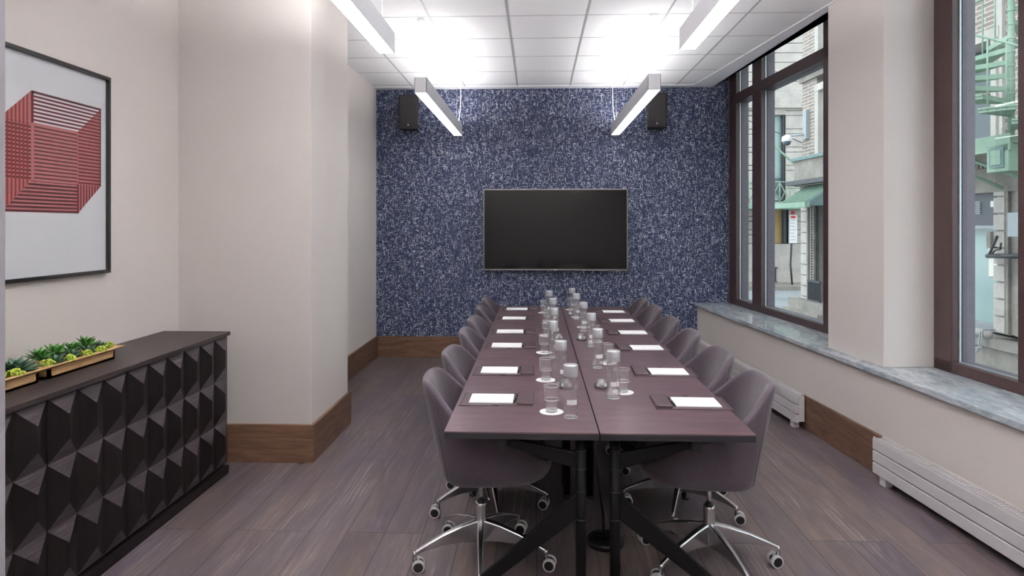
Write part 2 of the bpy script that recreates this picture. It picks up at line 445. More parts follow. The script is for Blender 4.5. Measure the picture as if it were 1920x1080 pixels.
b.hexa([(XL-.1,YF,CZ+.3),(xr_(YF),YF,CZ+.3),(xr_(YB+.1),YB+.1,CZ+.3),(XL-.1,YB+.1,CZ+.3)], [(XL-.1,YF,CZ+.4),(xr_(YF),YF,CZ+.4),(xr_(YB+.1),YB+.1,CZ+.4),(XL-.1,YB+.1,CZ+.4)])
struct(b.build('ceiling_soffit', M['soffit'], fixn=False), 'flat white plaster band beside the tiled ceiling')
b = MB(); w = .007
for x in (-1.974, -1.387, -.8, -.213, .373, .96, 1.547): b.box(x-w, YF, CZ-.004, x+w, 7.135, CZ+.001)
for k in range(17):
    y = 7.045-.573*k
    if y > YF: b.box(XL-.05, y-w*.6, CZ-.002, right_tile_x(y), y+w*.6, CZ+.001)
struct(b.build('ceiling_grid', M['grid']), 'thin grey ceiling tile grid')

# ------------------------------------------------------------------ windows
def window(name, u0, u1, mull, transom, z0=.635, z1=3.4, label=None):
    r = struct(empty(name, (0,0,0)), label)
    ng = 2.775; fw = .10
    b = MB(UN); bo = MB(UN); gk = MB(UN)
    b.box(u1[0], NF, z0, u1[1], ng+.02, z1); b.box(u0[0], NF, z0, u0[1], ng+.02, z1)
    b.box(u0[0], NF, z0, u1[1], ng+.02, z0+.062)
    bo.box(u1[0], ng+.02, z0, u1[1], 2.87, z1); bo.box(u0[0], ng+.02, z0, u0[1], 2.87, z1)
    bo.box(u0[0], ng+.02, z0, u1[1], 2.87, z0+.062)
    if transom:
        b.box(u0[0], NF, transom[0], u1[1], ng+.02, transom[1])
        bo.box(u0[0], ng+.02, transom[0], u1[1], 2.87, transom[1])
    b.build('window_frame', M['frame_brown'], r, bevel=.003)
    bo.build('outer_frame', M['frame_grey'], r)
    for m in mull:
        mm = MB(UN).box(m[0], NF+.001, z0+.06, m[1], ng+.021, z1).build('mullion', M['frame_brown'], r, bevel=.003)
        MB(UN).box(m[0], ng+.021, z0+.06, m[1], 2.869, z1).build('outer_mullion', M['frame_grey'], r)
    edges = [u0[1]] + [e for m in sorted(mull) for e in m] + [u1[0]]
    zs = [(z0+.062, transom[0]), (transom[1], z1)] if transom else [(z0+.062, z1)]
    for i in range(0, len(edges), 2):
        a, c = edges[i], edges[i+1]
        for (q0, q1) in zs:
            gk.box(c-.009, ng-.004, q0, c, ng+.004, q1); gk.box(a, ng-.004, q0, a+.009, ng+.004, q1)
            gk.box(a, ng-.004, q0, c, ng+.004, q0+.008)
            MB(UN).box(a, ng-.001, q0, c, ng+.001, q1).build('pane', M['pane'], r)
    gk.build('glazing_spacer', M['gasket'], r)
window('window_1', (4.95, 5.07), (6.87, 7.06), [(6.235, 6.45)], (2.84, 2.94), label='brown framed street window at the far end')
window('window_2', (.9, 1.0), (3.637, 3.79), [(2.98, 3.175)], None, label='brown framed street window nearest the camera')

# ------------------------------------------------------------------ radiators
def radiator(u0, u1, label, far_foot=True):
    r = tag(empty('radiator', UN((u0+u1)/2, 2.30, 0)), label, 'radiator', 'low white radiators under the ledge')
    o = UN((u0+u1)/2, 2.30, 0)
    f = lambda u, n, z: tuple(a-c for a, c in zip(UN(u, n, z), o))
    zs = [(.052, .1145), (.1205, .1835), (.1895, .252)]
    for (a, c) in zs: MB(f).box(u0, 2.272, a, u1, 2.30, c).build('slat', M['radiator'], r, bevel=.004)
    MB(f).box(u0+.004, 2.298, .06, u1-.004, 2.34, .245).build('back_panel', M['radiator'], r)
    g = MB(f).box(u0+.003, 2.275, .254, u1-.003, 2.282, .262).box(u0+.003, 2.330, .254, u1-.003, 2.337, .262)
    k = u0+.02
    while k < u1-.02: g.box(k, 2.28, .255, k+.006, 2.332, .26); k += .02
    g.build('top_grille', M['radiator'], r)
    for uu in (u0+.06, u1-.10): MB(f).box(uu, 2.285, 0, uu+.055, 2.33, .06).build('foot', M['white_metal'], r, bevel=.003)
    return r
radiator(4.60, 6.95, 'long low white radiator behind the chairs, under the far window')
radiator(1.2, 3.67, 'long low white radiator nearest the camera on the right wall')

# ------------------------------------------------------------------ sideboard
def sideboard():
    X0, X1 = XL+.012, -1.863; Y0, Y1 = 1.912, 3.825
    r = tag(empty('sideboard', ((X0+X1)/2, (Y0+Y1)/2, 0)), 'long dark wood sideboard with faceted doors standing against the left wall', 'cabinet')
    ox, oy = (X0+X1)/2, (Y0+Y1)/2
    f = lambda x, y, z: (x-ox, y-oy, z)
    MB(f).box(X0, Y0, .835, X1+.002, Y1, .857).build('top', M['ebony'], r, bevel=.0015)
    MB(f).box(X0, Y0+.004, .055, X1-.03, Y1-.004, .835).build('body', M['ebony_v'], r)
    MB(f).box(X0, Y0+.01, 0, X1-.002, Y1-.01, .050).build('plinth', M['ebony_v'], r, bevel=.002)
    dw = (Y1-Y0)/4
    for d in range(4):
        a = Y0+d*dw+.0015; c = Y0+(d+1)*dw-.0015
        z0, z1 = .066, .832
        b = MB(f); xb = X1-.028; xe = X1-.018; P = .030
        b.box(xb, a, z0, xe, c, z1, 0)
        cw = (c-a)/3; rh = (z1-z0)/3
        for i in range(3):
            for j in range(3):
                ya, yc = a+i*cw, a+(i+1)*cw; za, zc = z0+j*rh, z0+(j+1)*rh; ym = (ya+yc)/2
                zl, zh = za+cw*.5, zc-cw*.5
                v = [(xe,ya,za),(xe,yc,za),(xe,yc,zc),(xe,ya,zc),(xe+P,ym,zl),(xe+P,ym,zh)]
                b.add(v, [(0,3,5,4),(1,4,5,2)], 0); b.add(v, [(0,4,1),(3,2,5)], 1)  # top and bottom facets painted as lit, side facets left dark
        b.build('door', [M['ebony_v'], M['ebony_lit']], r, fixn=False)
sideboard()

# planters
def planter(y0, y1, label):
    x0, x1 = -2.17, -2.04; zt = .857
    cx, cy = (x0+x1)/2, (y0+y1)/2
    r = tag(empty('planter_box', (cx, cy, zt)), label, 'planter', 'wooden planter boxes on the sideboard')
    f = lambda x, y, z: (x-cx, y-cy, z-zt)
    b = MB(f); t = .012
    b.box(x0, y0, zt, x1, y0+t, zt+.045); b.box(x0, y1-t, zt, x1, y1, zt+.045)
    b.box(x0, y0, zt, x0+t, y1, zt+.045); b.box(x1-t, y0, zt, x1, y1, zt+.045); b.box(x0, y0, zt, x1, y1, zt+.01)
    b.build('box', M['planter'], r)
    b = MB(f); e = .036; zr0, zr1 = zt+.040, zt+.058; q = .03
    X0, X1, Y0, Y1 = x0-e, x1+e, y0-.032, y1+.032
    b.hexa([(x0,y0,zr0),(x1,y0,zr0),(x1+.0,y0+t,zr0),(x0,y0+t,zr0)], [(X0,Y0,zr1),(X1,Y0,zr1),(X1-q,Y0+q+.02,zr1),(X0+q,Y0+q+.02,zr1)])
    b.hexa([(x0,y1,zr0),(x1,y1,zr0),(x1,y1-t,zr0),(x0,y1-t,zr0)][::-1], [(X0,Y1,zr1),(X1,Y1,zr1),(X1-q,Y1-q-.02,zr1),(X0+q,Y1-q-.02,zr1)][::-1])
    b.hexa([(x1,y0,zr0),(x1,y1,zr0),(x1-t,y1,zr0),(x1-t,y0,zr0)], [(X1,Y0,zr1),(X1,Y1,zr1),(X1-q,Y1-q-.02,zr1),(X1-q,Y0+q+.02,zr1)])
    b.hexa([(x0,y1,zr0),(x0,y0,zr0),(x0+t,y0,zr0),(x0+t,y1,zr0)], [(X0,Y1,zr1),(X0,Y0,zr1),(X0+q,Y0+q+.02,zr1),(X0+q,Y1-q-.02,zr1)])
    b.build('rim', M['planter'], r)
    MB(f).box(x0+t, y0+t, zt+.01, x1-t, y1-t, zt+.040).build('soil', M['soil'], r)
planter(2.605, 3.022, 'pale wooden planter box of succulents, whole and nearer the middle of the sideboard')
planter(2.13, 2.545, 'pale wooden planter box of succulents cut off by the left edge of the photo')

def leaf(b, a, tilt, L, w, th, z0, r0):
    # pointed fleshy leaf growing outward at azimuth a
    segs = 5; vs = []; fs = []
    ca_, sa_ = math.cos(a), math.sin(a)
    for i in range(segs+1):
        t = i/segs
        r = r0 + L*t*math.cos(tilt*(1-.25*t)); z = z0 + L*t*math.sin(tilt*(1+.3*t)); ww = w*(math.sin(PI*min(1,.18+.82*t)))**.8 * (1 if t < .99 else 0.03)
        for (s, dz) in ((-1, .25*ww), (0, -th*(1-t*.7)), (1, .25*ww), (0, th*.5*(1-t))):
            x = r; y = s*ww
            vs.append((x*ca_-y*sa_, x*sa_+y*ca_, z+dz))
    for i in range(segs):
        for k in range(4):
            fs.append((i*4+k, i*4+(k+1)%4, (i+1)*4+(k+1)%4, (i+1)*4+k))
    fs.append((3,2,1,0))
    b.add(vs, fs, 0, True)
def rosette(x, y, z, R, mat, label, upright=.5, n=(8,8,6), cat='succulent', grp=None):
    r = tag(empty('succulent', (x, y, z)), label, cat, grp)
    for ring, k in enumerate(n):
        b = MB()
        for i in range(k):
            a = 2*PI*(i+.5*(ring % 2))/k + random.uniform(-.12, .12)
            leaf(b, a, min(1.35, upright*(.35+.55*ring)+random.uniform(-.06,.06)), R*(1-.2*ring)*random.uniform(.92,1.05), R*.2*(1-.12*ring), R*.06, .003+.004*ring, R*.05)
        b.build('leaf_ring', mat, r)
def sedum(x, y, z, R, label):
    b = MB()
    for i in range(46):
        a = random.uniform(0, 2*PI); q = R*math.sqrt(random.random()); h = .018*(1-(q/R)**2)
        px, py = q*math.cos(a), q*math.sin(a)*1.25; rr = random.uniform(.0035, .0055)
        b.lathe([(rr*.3,-rr),(rr*.9,-rr*.4),(rr,rr*.2),(rr*.6,rr*.9),(rr*.1,rr*1.1)], 6, 0, (px, py, h+rr), True)
        b.tube([(px, py, -.006), (px, py, h)], .0015, 4)
    o = b.build('sedum_cluster', M['sedum'], loc=(x, y, z)); tag(o, label, 'succulent', 'lime sedum clusters in the planter boxes')
ZS = .900
G1, G2 = 'blue-green rosettes in the planter boxes', 'pointed green succulents in the planter boxes'
rosette(-2.095, 2.50, ZS+.008, .095, M['succ'], 'largest blue-green rosette, at the right end of the cut-off planter box', .5, (9,9,7,5), grp=G1)
rosette(-2.06, 2.655, ZS+.006, .060, M['succ'], 'blue-green rosette at the left end of the whole planter box', .6, (8,8,6), grp=G1)
rosette(-2.125, 2.66, ZS+.022, .062, M['succ2'], 'bright green pointed succulent at the back left of the whole planter box', .95, grp=G2)
rosette(-2.13, 2.755, ZS+.022, .066, M['succ2'], 'bright green pointed succulent in the middle of the whole planter box', .95, grp=G2)
rosette(-2.07, 2.775, ZS+.008, .052, M['succ'], 'blue-green rosette at the middle of the whole planter box', .7, grp=G1)
rosette(-2.125, 2.85, ZS+.02, .056, M['succ2'], 'upright green succulent near the right end, left of the tallest one', .95, grp=G2)
rosette(-2.07, 2.875, ZS+.008, .050, M['succ'], 'blue-green rosette just right of the middle of the planter box', .7, grp=G1)
rosette(-2.12, 2.935, ZS+.024, .064, M['succ2'], 'tallest bright green succulent at the right end of the planter box', 1.0, grp=G2)
rosette(-2.08, 2.972, ZS+.008, .050, M['succ'], 'small dark rosette in front of the tallest succulent', .7, grp=G1)
rosette(-2.10, 2.375, ZS+.012, .058, M['succ2'], 'green succulent in the cut-off planter box at the left edge of the photo', .75, grp=G2)
rosette(-2.11, 2.27, ZS+.012, .055, M['succ'], 'rosette in the cut-off planter box, hidden past the left edge of the photo', .6, grp=G1)
sedum(-2.045, 2.60, ZS+.016, .026, 'lime sedum cluster at the joint between the two planter boxes')
sedum(-2.035, 2.715, ZS+.012, .022, 'lime sedum cluster at the front left of the whole planter box')
sedum(-2.035, 2.82, ZS+.012, .026, 'lime sedum cluster at the front middle of the whole planter box')
sedum(-2.035, 2.915, ZS+.012, .024, 'lime sedum cluster right of the middle along the front rim')
sedum(-2.06, 3.005, ZS+.014, .022, 'lime sedum cluster at the far right end of the planter box')
sedum(-2.040, 2.43, ZS+.014, .032, 'lime sedum cluster in front of the largest rosette, in the cut-off planter box')

# ------------------------------------------------------------------ framed print
def clip(poly, axis, val, keep_less):
    out = []
    for i in range(len(poly)):
        p, q = poly[i], poly[(i+1) % len(poly)]
        ip = (p[axis] <= val) == keep_less or p[axis] == val; iq = (q[axis] <= val) == keep_less or q[axis] == val
        if ip: out.append(p)
        if ip != iq:
            t = (val-p[axis])/(q[axis]-p[axis]); out.append((p[0]+(q[0]-p[0])*t, p[1]+(q[1]-p[1])*t))
    return out
def framed_print():
    y0, y1, z0, z1 = 2.35, 3.317, 1.25, 2.285
    cy, cz = (y0+y1)/2, (z0+z1)/2; xf = XL+.028
    r = tag(empty('framed_print', (XL+.014, cy, z0)), 'black framed print of a red striped cube hanging on the left wall', 'picture')
    f = lambda x, y, z: (x-(XL+.014), y-cy, z-z0)
    t = .018
    b = MB(f)
    b.box(XL+.001, y0, z0, xf, y0+t, z1); b.box(XL+.001, y1-t, z0, xf, y1, z1)
    b.box(XL+.001, y0+t, z0, xf, y1-t, z0+t); b.box(XL+.001, y0+t, z1-t, xf, y1-t, z1)
    b.build('frame', M['blackp'], r)
    pr = MB(f).box(XL+.002, y0+t, z0+t, XL+.012, y1-t, z1-t).build('print', M['art_white'], r)
    b = MB(f); X = [XL+.0122]
    def poly(p, m, lay):
        if len(p) < 3: return
        x = XL+.0122+.00035*lay
        b.add([(x, a, c) for a, c in p], [tuple(range(len(p)))], m)
    Bk = (2.80, 3.26, 1.705, 2.11); Ft = (2.636, 3.093, 1.56, 1.967)
    A = (2.80,2.11); TL = (2.636,1.967); BL = (2.636,1.56); H = (2.80,1.705)
    B_ = (3.26,2.11); Cc = (3.26,1.705); D = (3.093,1.56); F_ = (3.093,1.967)
    poly([TL, A, H, BL], 0, 0)                                  # left face pink
    poly([(2.80,1.705),(3.26,1.705),(3.26,2.11),(3.093,1.967),(2.80,1.967)], 0, 0)
    poly([(2.80,1.967),(3.093,1.967),(3.093,1.962),(2.8,1.962)], 0, 1)
    poly([BL, D, (3.093,1.705), (2.80,1.705)], 0, 0)
    poly([D, Cc, (3.093,1.705)], 0, 0)
    def hs(region, m, lay, z0, z1, step, th):
        z = z0
        while z < z1:
            p = clip(clip(region, 1, z+th, True), 1, z, False); poly(p, m, lay); z += step
    def vs_(region, m, lay, a0, a1, step, th):
        a = a0
        while a < a1:
            p = clip(clip(region, 0, a+th, True), 0, a, False); poly(p, m, lay); a += step
    rect = lambda a, c, d, e: [(a,d),(c,d),(c,e),(a,e)]
    hs(rect(2.80,3.26,1.967,2.11), 1, 2, 1.975, 2.11, .0178, .0088)
    hs(rect(2.815,3.09,1.705,1.96), 2, 2, 1.714, 1.955, .0178, .0065)
    hs(rect(3.093,3.26,1.705,1.967), 1, 2, 1.709, 1.967, .0178, .0088)
    hs([(3.093,1.967),(3.26,1.967),(3.26,2.11)], 0, 1, 1.967, 2.11, .3, .3)
    hs([BL, D, (3.093,1.703), (2.80,1.703)], 2, 2, 1.562, 1.70, .0172, .0092)
    hs(rect(2.636,2.797,1.70,1.96), 2, 1, 1.709, 1.96, .0178, .0088)
    vs_([(2.636,1.56),(2.80,1.705),(2.80,2.11),(2.636,1.967)], 3, 3, 2.642, 2.79, .0215, .0098)
    vs_([D, Cc, (3.093,1.705)], 1, 2, 3.108, 3.26, .0205, .0095)
    poly(rect(2.797,2.812,1.71,2.108), 1, 4); poly(rect(3.252,3.26,1.705,2.11), 2, 4)
    poly(rect(2.80,3.26,2.100,2.11), 2, 4); poly(rect(3.086,3.098,1.56,1.705), 1, 4)
    poly(rect(2.797,2.812,1.71,1.965), 0, 5)
    b.build('striped_cube_artwork', [M['art_pink'], M['art_red'], M['art_dark'], M['art_orange']], r, fixn=False)
framed_print()

# ------------------------------------------------------------------ television and speakers
def television():
    x0, x1, z0, z1 = -.595, 1.013, .999, 1.911; cx = (x0+x1)/2
    r = tag(empty('television', (cx, 7.22, z0)), 'wide black wall mounted television on the navy wall', 'television')
    f = lambda x, y, z: (x-cx, y-7.22, z-z0)
    MB(f).box(x0+.004, 7.165, z0+.004, x1-.004, 7.20, z1-.004).build('housing', M['blackp'], r)
    MB(f).box(x0+.01, 7.158, z0+.016, x1-.01, 7.166, z1-.014).build('screen', M['screen'], r)
    b = MB(f); t = .012
    b.box(x0, 7.154, z0, x1, 7.17, z0+t+.004); b.box(x0, 7.154, z1-t, x1, 7.17, z1)
    b.box(x0, 7.154, z0, x0+t*.8, 7.17, z1); b.box(x1-t*.8, 7.154, z0, x1, 7.17, z1)
    b.build('bezel', M['bezel'], r)
    MB(f).box(cx-.015, 7.152, z0+.003, cx+.015, 7.155, z0+.011).build('logo_plate', M['white_metal'], r)
    MB(f).box(cx-.25, 7.199, z0+.2, cx+.25, 7.249, z0+.6).build('wall_bracket', M['blackp'], r)
television()
def speaker(x, label):
    z0, z1 = 2.575, 2.965; w = .112
    r = tag(empty('wall_speaker', (x, 7.1, z0)), label, 'speaker', 'black speakers on the navy wall')
    MB().prism([(-w,0),(w,0),(w*.8,.13),(-w*.8,.13)], 0, z1-z0).build('cabinet', M['speaker'], r, bevel=.012, seg=3)
    MB().box(-w*.88, -.006, .012, w*.88, .002, z1-z0-.012).build('grille', M['speaker'], r, bevel=.004)
    MB().tube([(0,-.0085,.05),(0,-.005,.05)], .008, 12).build('badge', M['sign_white'], r)
    MB().box(-.05, .129, .1, .05, .149, .28).build('wall_bracket', M['blackp'], r)
speaker(-1.432, 'black speaker high on the navy wall, left of the television')
speaker(1.325, 'black speaker high on the navy wall, right of the television')

# ------------------------------------------------------------------ pendant lights
def pendant(xc, y0, y1, label, cord_far, lamp='lamp'):
    zb, h, w = 2.5, .118, .046
    r = tag(empty('linear_pendant_light', (xc, (y0+y1)/2, zb)), label, 'ceiling light', 'linear pendant lights over the table')
    L = (y1-y0)/2
    b = MB(); t = .003
    b.box(-w, -L, 0, -w+t, L, h); b.box(w-t, -L, 0, w, L, h); b.box(-w, -L, 0, w, -L+t, h); b.box(-w, L-t, 0, w, L, h); b.box(-w+t, -L+t, .04, w-t, L-t, .07)
    b.build('housing', M['lamp_body'], r)
    MB().box(-w+t, -L+t, .002, w-t, L-t, .010).build('diffuser', M[lamp], r)
    MB().box(-w+t, -L+t, h-.012, w-t, L-t, h-.004).build('upper_diffuser', M[lamp.replace('lamp', 'lamp_up')], r)
    for s in (-1, 1):
        y = s*(L-.11) if s == 1 else s*L+.012
        MB().tube([(0,y,h-.01),(0,y,CZ-zb-.008)], .0013, 6).build('suspension_wire', M['grid'], r)
        MB().lathe([(.030,-.012),(.030,-.002)], 20, 0, (0,y,CZ-zb-.002)).build('ceiling_disc', M['white_metal'], r)
    if cord_far:
        yc = L-.14; sx = cord_far
        pts = [(sx*.045,yc,CZ-zb-.004),(sx*.045,yc,.40),(sx*.04,yc,.25),(sx*.02,yc,h-.005)]
        MB().tube(pts, .0042, 8).build('power_cord', M['paper'], r)
    return r
pendant(-.873, 4.79, 7.10, 'white linear pendant light hanging far left over the table', 1, 'lamp_far')
pendant(.868, 4.75, 7.10, 'white linear pendant light hanging far right over the table', -1, 'lamp_far')
pendant(-.869, 1.30, 3.69, 'bright linear pendant light near the camera on the left', 0)
pendant(.857, 1.30, 3.67, 'bright linear pendant light near the camera on the right', 0)
pendant(-.869, -2.2, .2, 'added unseen linear fill light behind the camera, left row', 0)  # unseen pair added as fill for the near walls
pendant(.857, -2.2, .2, 'added unseen linear fill light behind the camera, right row', 0)

# ------------------------------------------------------------------ tables
TZ = .74; XS = .231
YT = [2.352, 3.652, 4.918, 6.035]
def table(side, i, label):
    y0, y1 = YT[i]+.0015, YT[i+1]-.0015
    xi = XS + side*.0025; xo = -.341 if side < 0 else .797
    cx, cy = (xi+xo)/2, (y0+y1)/2
    r = tag(empty('training_table', (cx, cy, 0)), label, 'table', 'narrow conference tables pushed together')
    f = lambda x, y, z: (x-cx, y-cy, z)
    b = MB(f).box(xi, y0, TZ-.004, xo, y1, TZ, 0); b.build('tabletop', M['table'], r)
    MB(f).box(xi, y0, TZ-.028, xo, y1, TZ-.0041).build('edge_band', M['edge'], r, bevel=.002)
    s = side
    for yy in (y0+.07, y1-.10):
        xp = XS + s*.064
        lg = MB(f)
        lg.lathe([(.020,.0),(.020,TZ-.030)], 20, 0, (xp, yy, 0)); 
        leg = lg.build('leg', M['black'], r)
        MB(f).lathe([(.027,0),(.027,.012),(.021,.016)], 20, 0, (xp, yy, 0)).build('foot_glide', M['blackp'], leg)
        for zz in (.655, .585, .50, .395):
            MB(f).lathe([(.0215,-.0015),(.0215,.0015)], 20, 0, (xp, yy, zz)).build('collar', M['edge'], leg)
        def blade(p0, p1, w0, w1, name):     # tapering flat bar in the x-z plane between points (x,z)
            t = .012
            a, c = Vector((p0[0], 0, p0[1])), Vector((p1[0], 0, p1[1]))
            up = Vector((0,0,1))
            b = MB(f)
            q = lambda p, dz, dy: (p.x, yy+dy, p.z+dz)
            b.hexa([q(a,-w0,-t),q(c,-w1,-t),q(c,-w1,t),q(a,-w0,t)], [q(a,w0,-t),q(c,w1,-t),q(c,w1,t),q(a,w0,t)])
            return b.build(name, M['black'], r, bevel=.005)
        blade((xp+s*.015, .615), (xp+s*.315, .692), .032, .014, 'upper_arm')
        blade((xp+s*.015, .447), (xp+s*.525, .022), .050, .020, 'brace')
        MB(f).box(xp+s*.30-.02, yy-.02, .655, xp+s*.30+.02, yy+.02, .711).build('folding_catch', M['blackp'], r, bevel=.006)
        MB(f).lathe([(.02,0),(.02,.012)], 14, 0, (xp+s*.523, yy, 0)).build('foot_glide', M['blackp'], r)
    MB(f).box(XS+s*.10, y0+.09, .685, XS+s*.14, y1-.12, .711).build('under_rail', M['black'], r)
pos = ['nearest the camera', 'in the middle of the row', 'at the far end by the television']
for i in range(3):
    table(-1, i, 'dark plum brown table in the left row, %s' % pos[i])
    table(1, i, 'dark plum brown table in the right row, %s' % pos[i])
# floor socket cover and cable under the tables
r = tag(empty('floor_outlet', (.325, 3.04, 0)), 'round black floor outlet on the planks under the tables', 'floor outlet')
MB().lathe([(.088,0),(.088,.02),(.08,.028),(.03,.03)], 28).build('cover', M['blackp'], r)
for k in (-.03, .03): MB().box(-.06, k-.006, .029, .06, k+.006, .034).build('ridge', M['black'], r)
o = MB().tube([(.235,2.62,.70),(.24,2.64,.58),(.262,2.72,.42),(.30,2.9,.2),(.315,3.0,.034)], .007, 8).build('power_cable', M['blackp'])
tag(o, 'black power cable dropping from the tables to the floor outlet', 'cable')

# ------------------------------------------------------------------ chairs
def chair_proto():
    r = empty('conference_chair')
    NP = 64; ex = 2/3.0
    RIM = [(-.262,.838),(-.235,.835),(-.21,.822),(-.18,.795),(-.13,.742),(-.08,.700),(-.03,.668),(.06,.632),(.2,.585),(.26,.53),(.30,.492),(.33,.480)]
    def rimz(x):
        if x <= RIM[0][0]: return RIM[0][1]
        for (a, za), (c, zc) in zip(RIM, RIM[1:]):
            if x <= c: return za+(zc-za)*(x-a)/(c-a)
        return RIM[-1][1]
    def ab(z): return .165+.095*max(0, min(1, (z-.44)/.40))
    def bb(z): return .262-.032*max(0, min(1.2, (z-.66)/.18))**1.6
    def pt(th, z, sc=1.0, off=0.0):
        c, s = math.cos(th), math.sin(th)
        a = .315 if c > 0 else ab(z)
        e2 = ex if c > 0 else .6
        px = math.copysign(abs(c)**e2, c)*(a-off)*sc; py = math.copysign(abs(s)**e2, s)*(bb(z)-off)*sc
        return (px, py, z)
    rings = []
    ths = [2*PI*k/NP for k in range(NP)]
    rim = []
    for th in ths:
        z = .6
        for _ in range(12): z = .5*z+.5*rimz(pt(th, z)[0])
        rim.append(z)
    rings.append([pt(t, .405, .45) for t in ths])
    rings.append([pt(t, .407, .80) for t in ths])
    rings.append([pt(t, .416, .91) for t in ths])
    rings.append([pt(t, .434, .975) for t in ths])
    NZ = 7; zb = .460
    for i in range(NZ):
        rings.append([pt(t, zb+(rim[k]-.014-zb)*i/(NZ-1)) for k, t in enumerate(ths)])
    rings.append([pt(t, rim[k]-.004, 1, .005) for k, t in enumerate(ths)])
    rings.append([pt(t, rim[k], 1, .015) for k, t in enumerate(ths)])
    rings.append([pt(t, rim[k]-.005, 1, .027) for k, t in enumerate(ths)])
    for i in range(5):
        rings.append([pt(t, (rim[k]-.018)+(.455-(rim[k]-.018))*i/4, 1, .034) for k, t in enumerate(ths)])
    rings.append([pt(t, .452, .5) for t in ths])
    b = MB(); vs = [p for rg in rings for p in rg]; fs = []
    for i in range(len(rings)-1):
        for k in range(NP):
            k2 = (k+1) % NP; fs.append((i*NP+k, i*NP+k2, (i+1)*NP+k2, (i+1)*NP+k))
    fs.append(tuple(range(NP))[::-1]); fs.append(tuple((len(rings)-1)*NP+k for k in range(NP)))
    b.add(vs, fs, 0, True)
    o = b.build('seat_shell', M['fabric'], r)
    ss = o.modifiers.new('sub', 'SUBSURF'); ss.levels = 1; ss.render_levels = 1
    # seams running down both sides of the shell
    for s in (1, -1):
        th = s*math.radians(118)
        th = s*(PI-math.radians(50)); k = min(range(NP), key=lambda q: abs(((ths[q]-th+PI) % (2*PI))-PI))
        pts = [tuple(c*1.002 for c in pt(ths[k], z, 1.001)[:2])+(z,) for z in [.44+(rim[k]-.02-.44)*i/10 for i in range(11)]]
        MB().tube(pts, .0018, 6).build('seam', M['fabric'], o)
    # cushion
    b = MB(); rg = []
    def cp(th, sc, z):
        c, s = math.cos(th), math.sin(th); a = .285 if c > 0 else .128
        return (math.copysign(abs(c)**ex, c)*a*sc, math.copysign(abs(s)**ex, s)*.222*sc, z)
    for sc, z in ((.9,.454),(1,.46),(1.0,.485),(.97,.497),(.9,.502),(.5,.504)): rg.append([cp(t, sc, z) for t in ths])
    vs = [p for q in rg for p in q]; fs = []
    for i in range(len(rg)-1):
        for k in range(NP):
            k2 = (k+1) % NP; fs.append((i*NP+k, i*NP+k2, (i+1)*NP+k2, (i+1)*NP+k))
    fs.append(tuple(range(NP))[::-1]); fs.append(tuple((len(rg)-1)*NP+k for k in range(NP)))
    b.add(vs, fs, 0, True); b.build('seat_cushion', M['fabric'], r)
    MB().box(-.09,-.08,.385,.09,.08,.408).build('seat_plate', M['black'], r, bevel=.008)
    col = MB().lathe([(.0115,.24),(.0115,.39)], 20).build('gas_column', M['chrome'], r)
    MB().lathe([(.024,.10),(.0255,.104),(.026,.12),(.026,.245),(.0255,.256),(.022,.262)], 24).build('column_sleeve', M['chrome'], r)
    MB().lathe([(.020,.258),(.018,.272)], 20).build('sleeve_ring', M['blackp'], col)
    MB().tube([(.012,-.0,.375),(.04,-.20,.372),(.045,-.235,.368)], .005, 8).build('height_lever', M['chrome'], r)
    return r
def leg_mesh():
    b = MB(); st = [(.018,.185,.085,.016),(.09,.170,.095,.015),(.18,.142,.095,.0125),(.26,.108,.082,.010),(.298,.090,.070,.009)]
    vs = []; fs = []
    for (x, zt, zb, w) in st:
        vs += [(x,-w*.75,zb),(x,w*.75,zb),(x,w,zt-.006),(x,w*.7,zt),(x,-w*.7,zt),(x,-w,zt-.006)]
    for i in range(len(st)-1):
        for k in range(6): fs.append((i*6+k,i*6+(k+1)%6,(i+1)*6+(k+1)%6,(i+1)*6+k))
    fs.append((5,4,3,2,1,0)); fs.append(tuple((len(st)-1)*6+k for k in range(6)))
    return b.add(vs, fs, 0, False)
def caster_parts(parent, k):
    c = MB().lathe([(.009,.040),(.010,.078),(.006,.088)], 14).build('caster', M['chrome'], parent)
    h = MB(); n = 10; R = .026; cx = -.016
    arc = [(cx+R*math.cos(a), .0275+R*math.sin(a)) for a in [PI*(.08+.84*i/n) for i in range(n+1)]]
    vs = [(x,-.0085,z) for x, z in arc]+[(x,.0085,z) for x, z in arc]+[(cx+.35*(x-cx),-.0085,.0275+.35*(z-.0275)) for x, z in arc]+[(cx+.35*(x-cx),.0085,.0275+.35*(z-.0275)) for x, z in arc]
    fs = []; q = n+1
    for i in range(n): fs += [(i,i+1,q+i+1,q+i),(2*q+i,3*q+i,3*q+i+1,2*q+i+1),(i,2*q+i,2*q+i+1,i+1),(q+i,q+i+1,3*q+i+1,3*q+i)]
    fs += [(0,q,3*q,2*q),(n,2*q+n,3*q+n,q+n)]
    h.add(vs, fs); h.build('hood', M['chrome'], c, bevel=.0015)
    for s in (-1, 1):
        w = MB(); cp = MB()
        w.tube([(cx, s*.010, .0275),(cx, s*.012, .0275),(cx, s*.024, .0275),(cx, s*.026, .0275)], [.0255,.0275,.0275,.024], 28, 0, False)
        cp.tube([(cx, s*.0255, .0275),(cx, s*.0275, .0275)], [.0212,.0195], 20, 0, False)
        w.build('wheel', M['wheel'], c); cp.build('hub_cap', M['blackp'], c)
    return c
proto = chair_proto()
LEG = leg_mesh().build('base_leg', M['chrome'], proto, bevel=.003)
legs = [LEG]
for k in range(1, 5):
    c = LEG.copy(); C.objects.link(c); c.parent = proto; legs.append(c)
CAST = caster_parts(proto, 0)
casters = [CAST]
for k in range(1, 5):
    c = copy_tree(CAST, proto); casters.append(c)
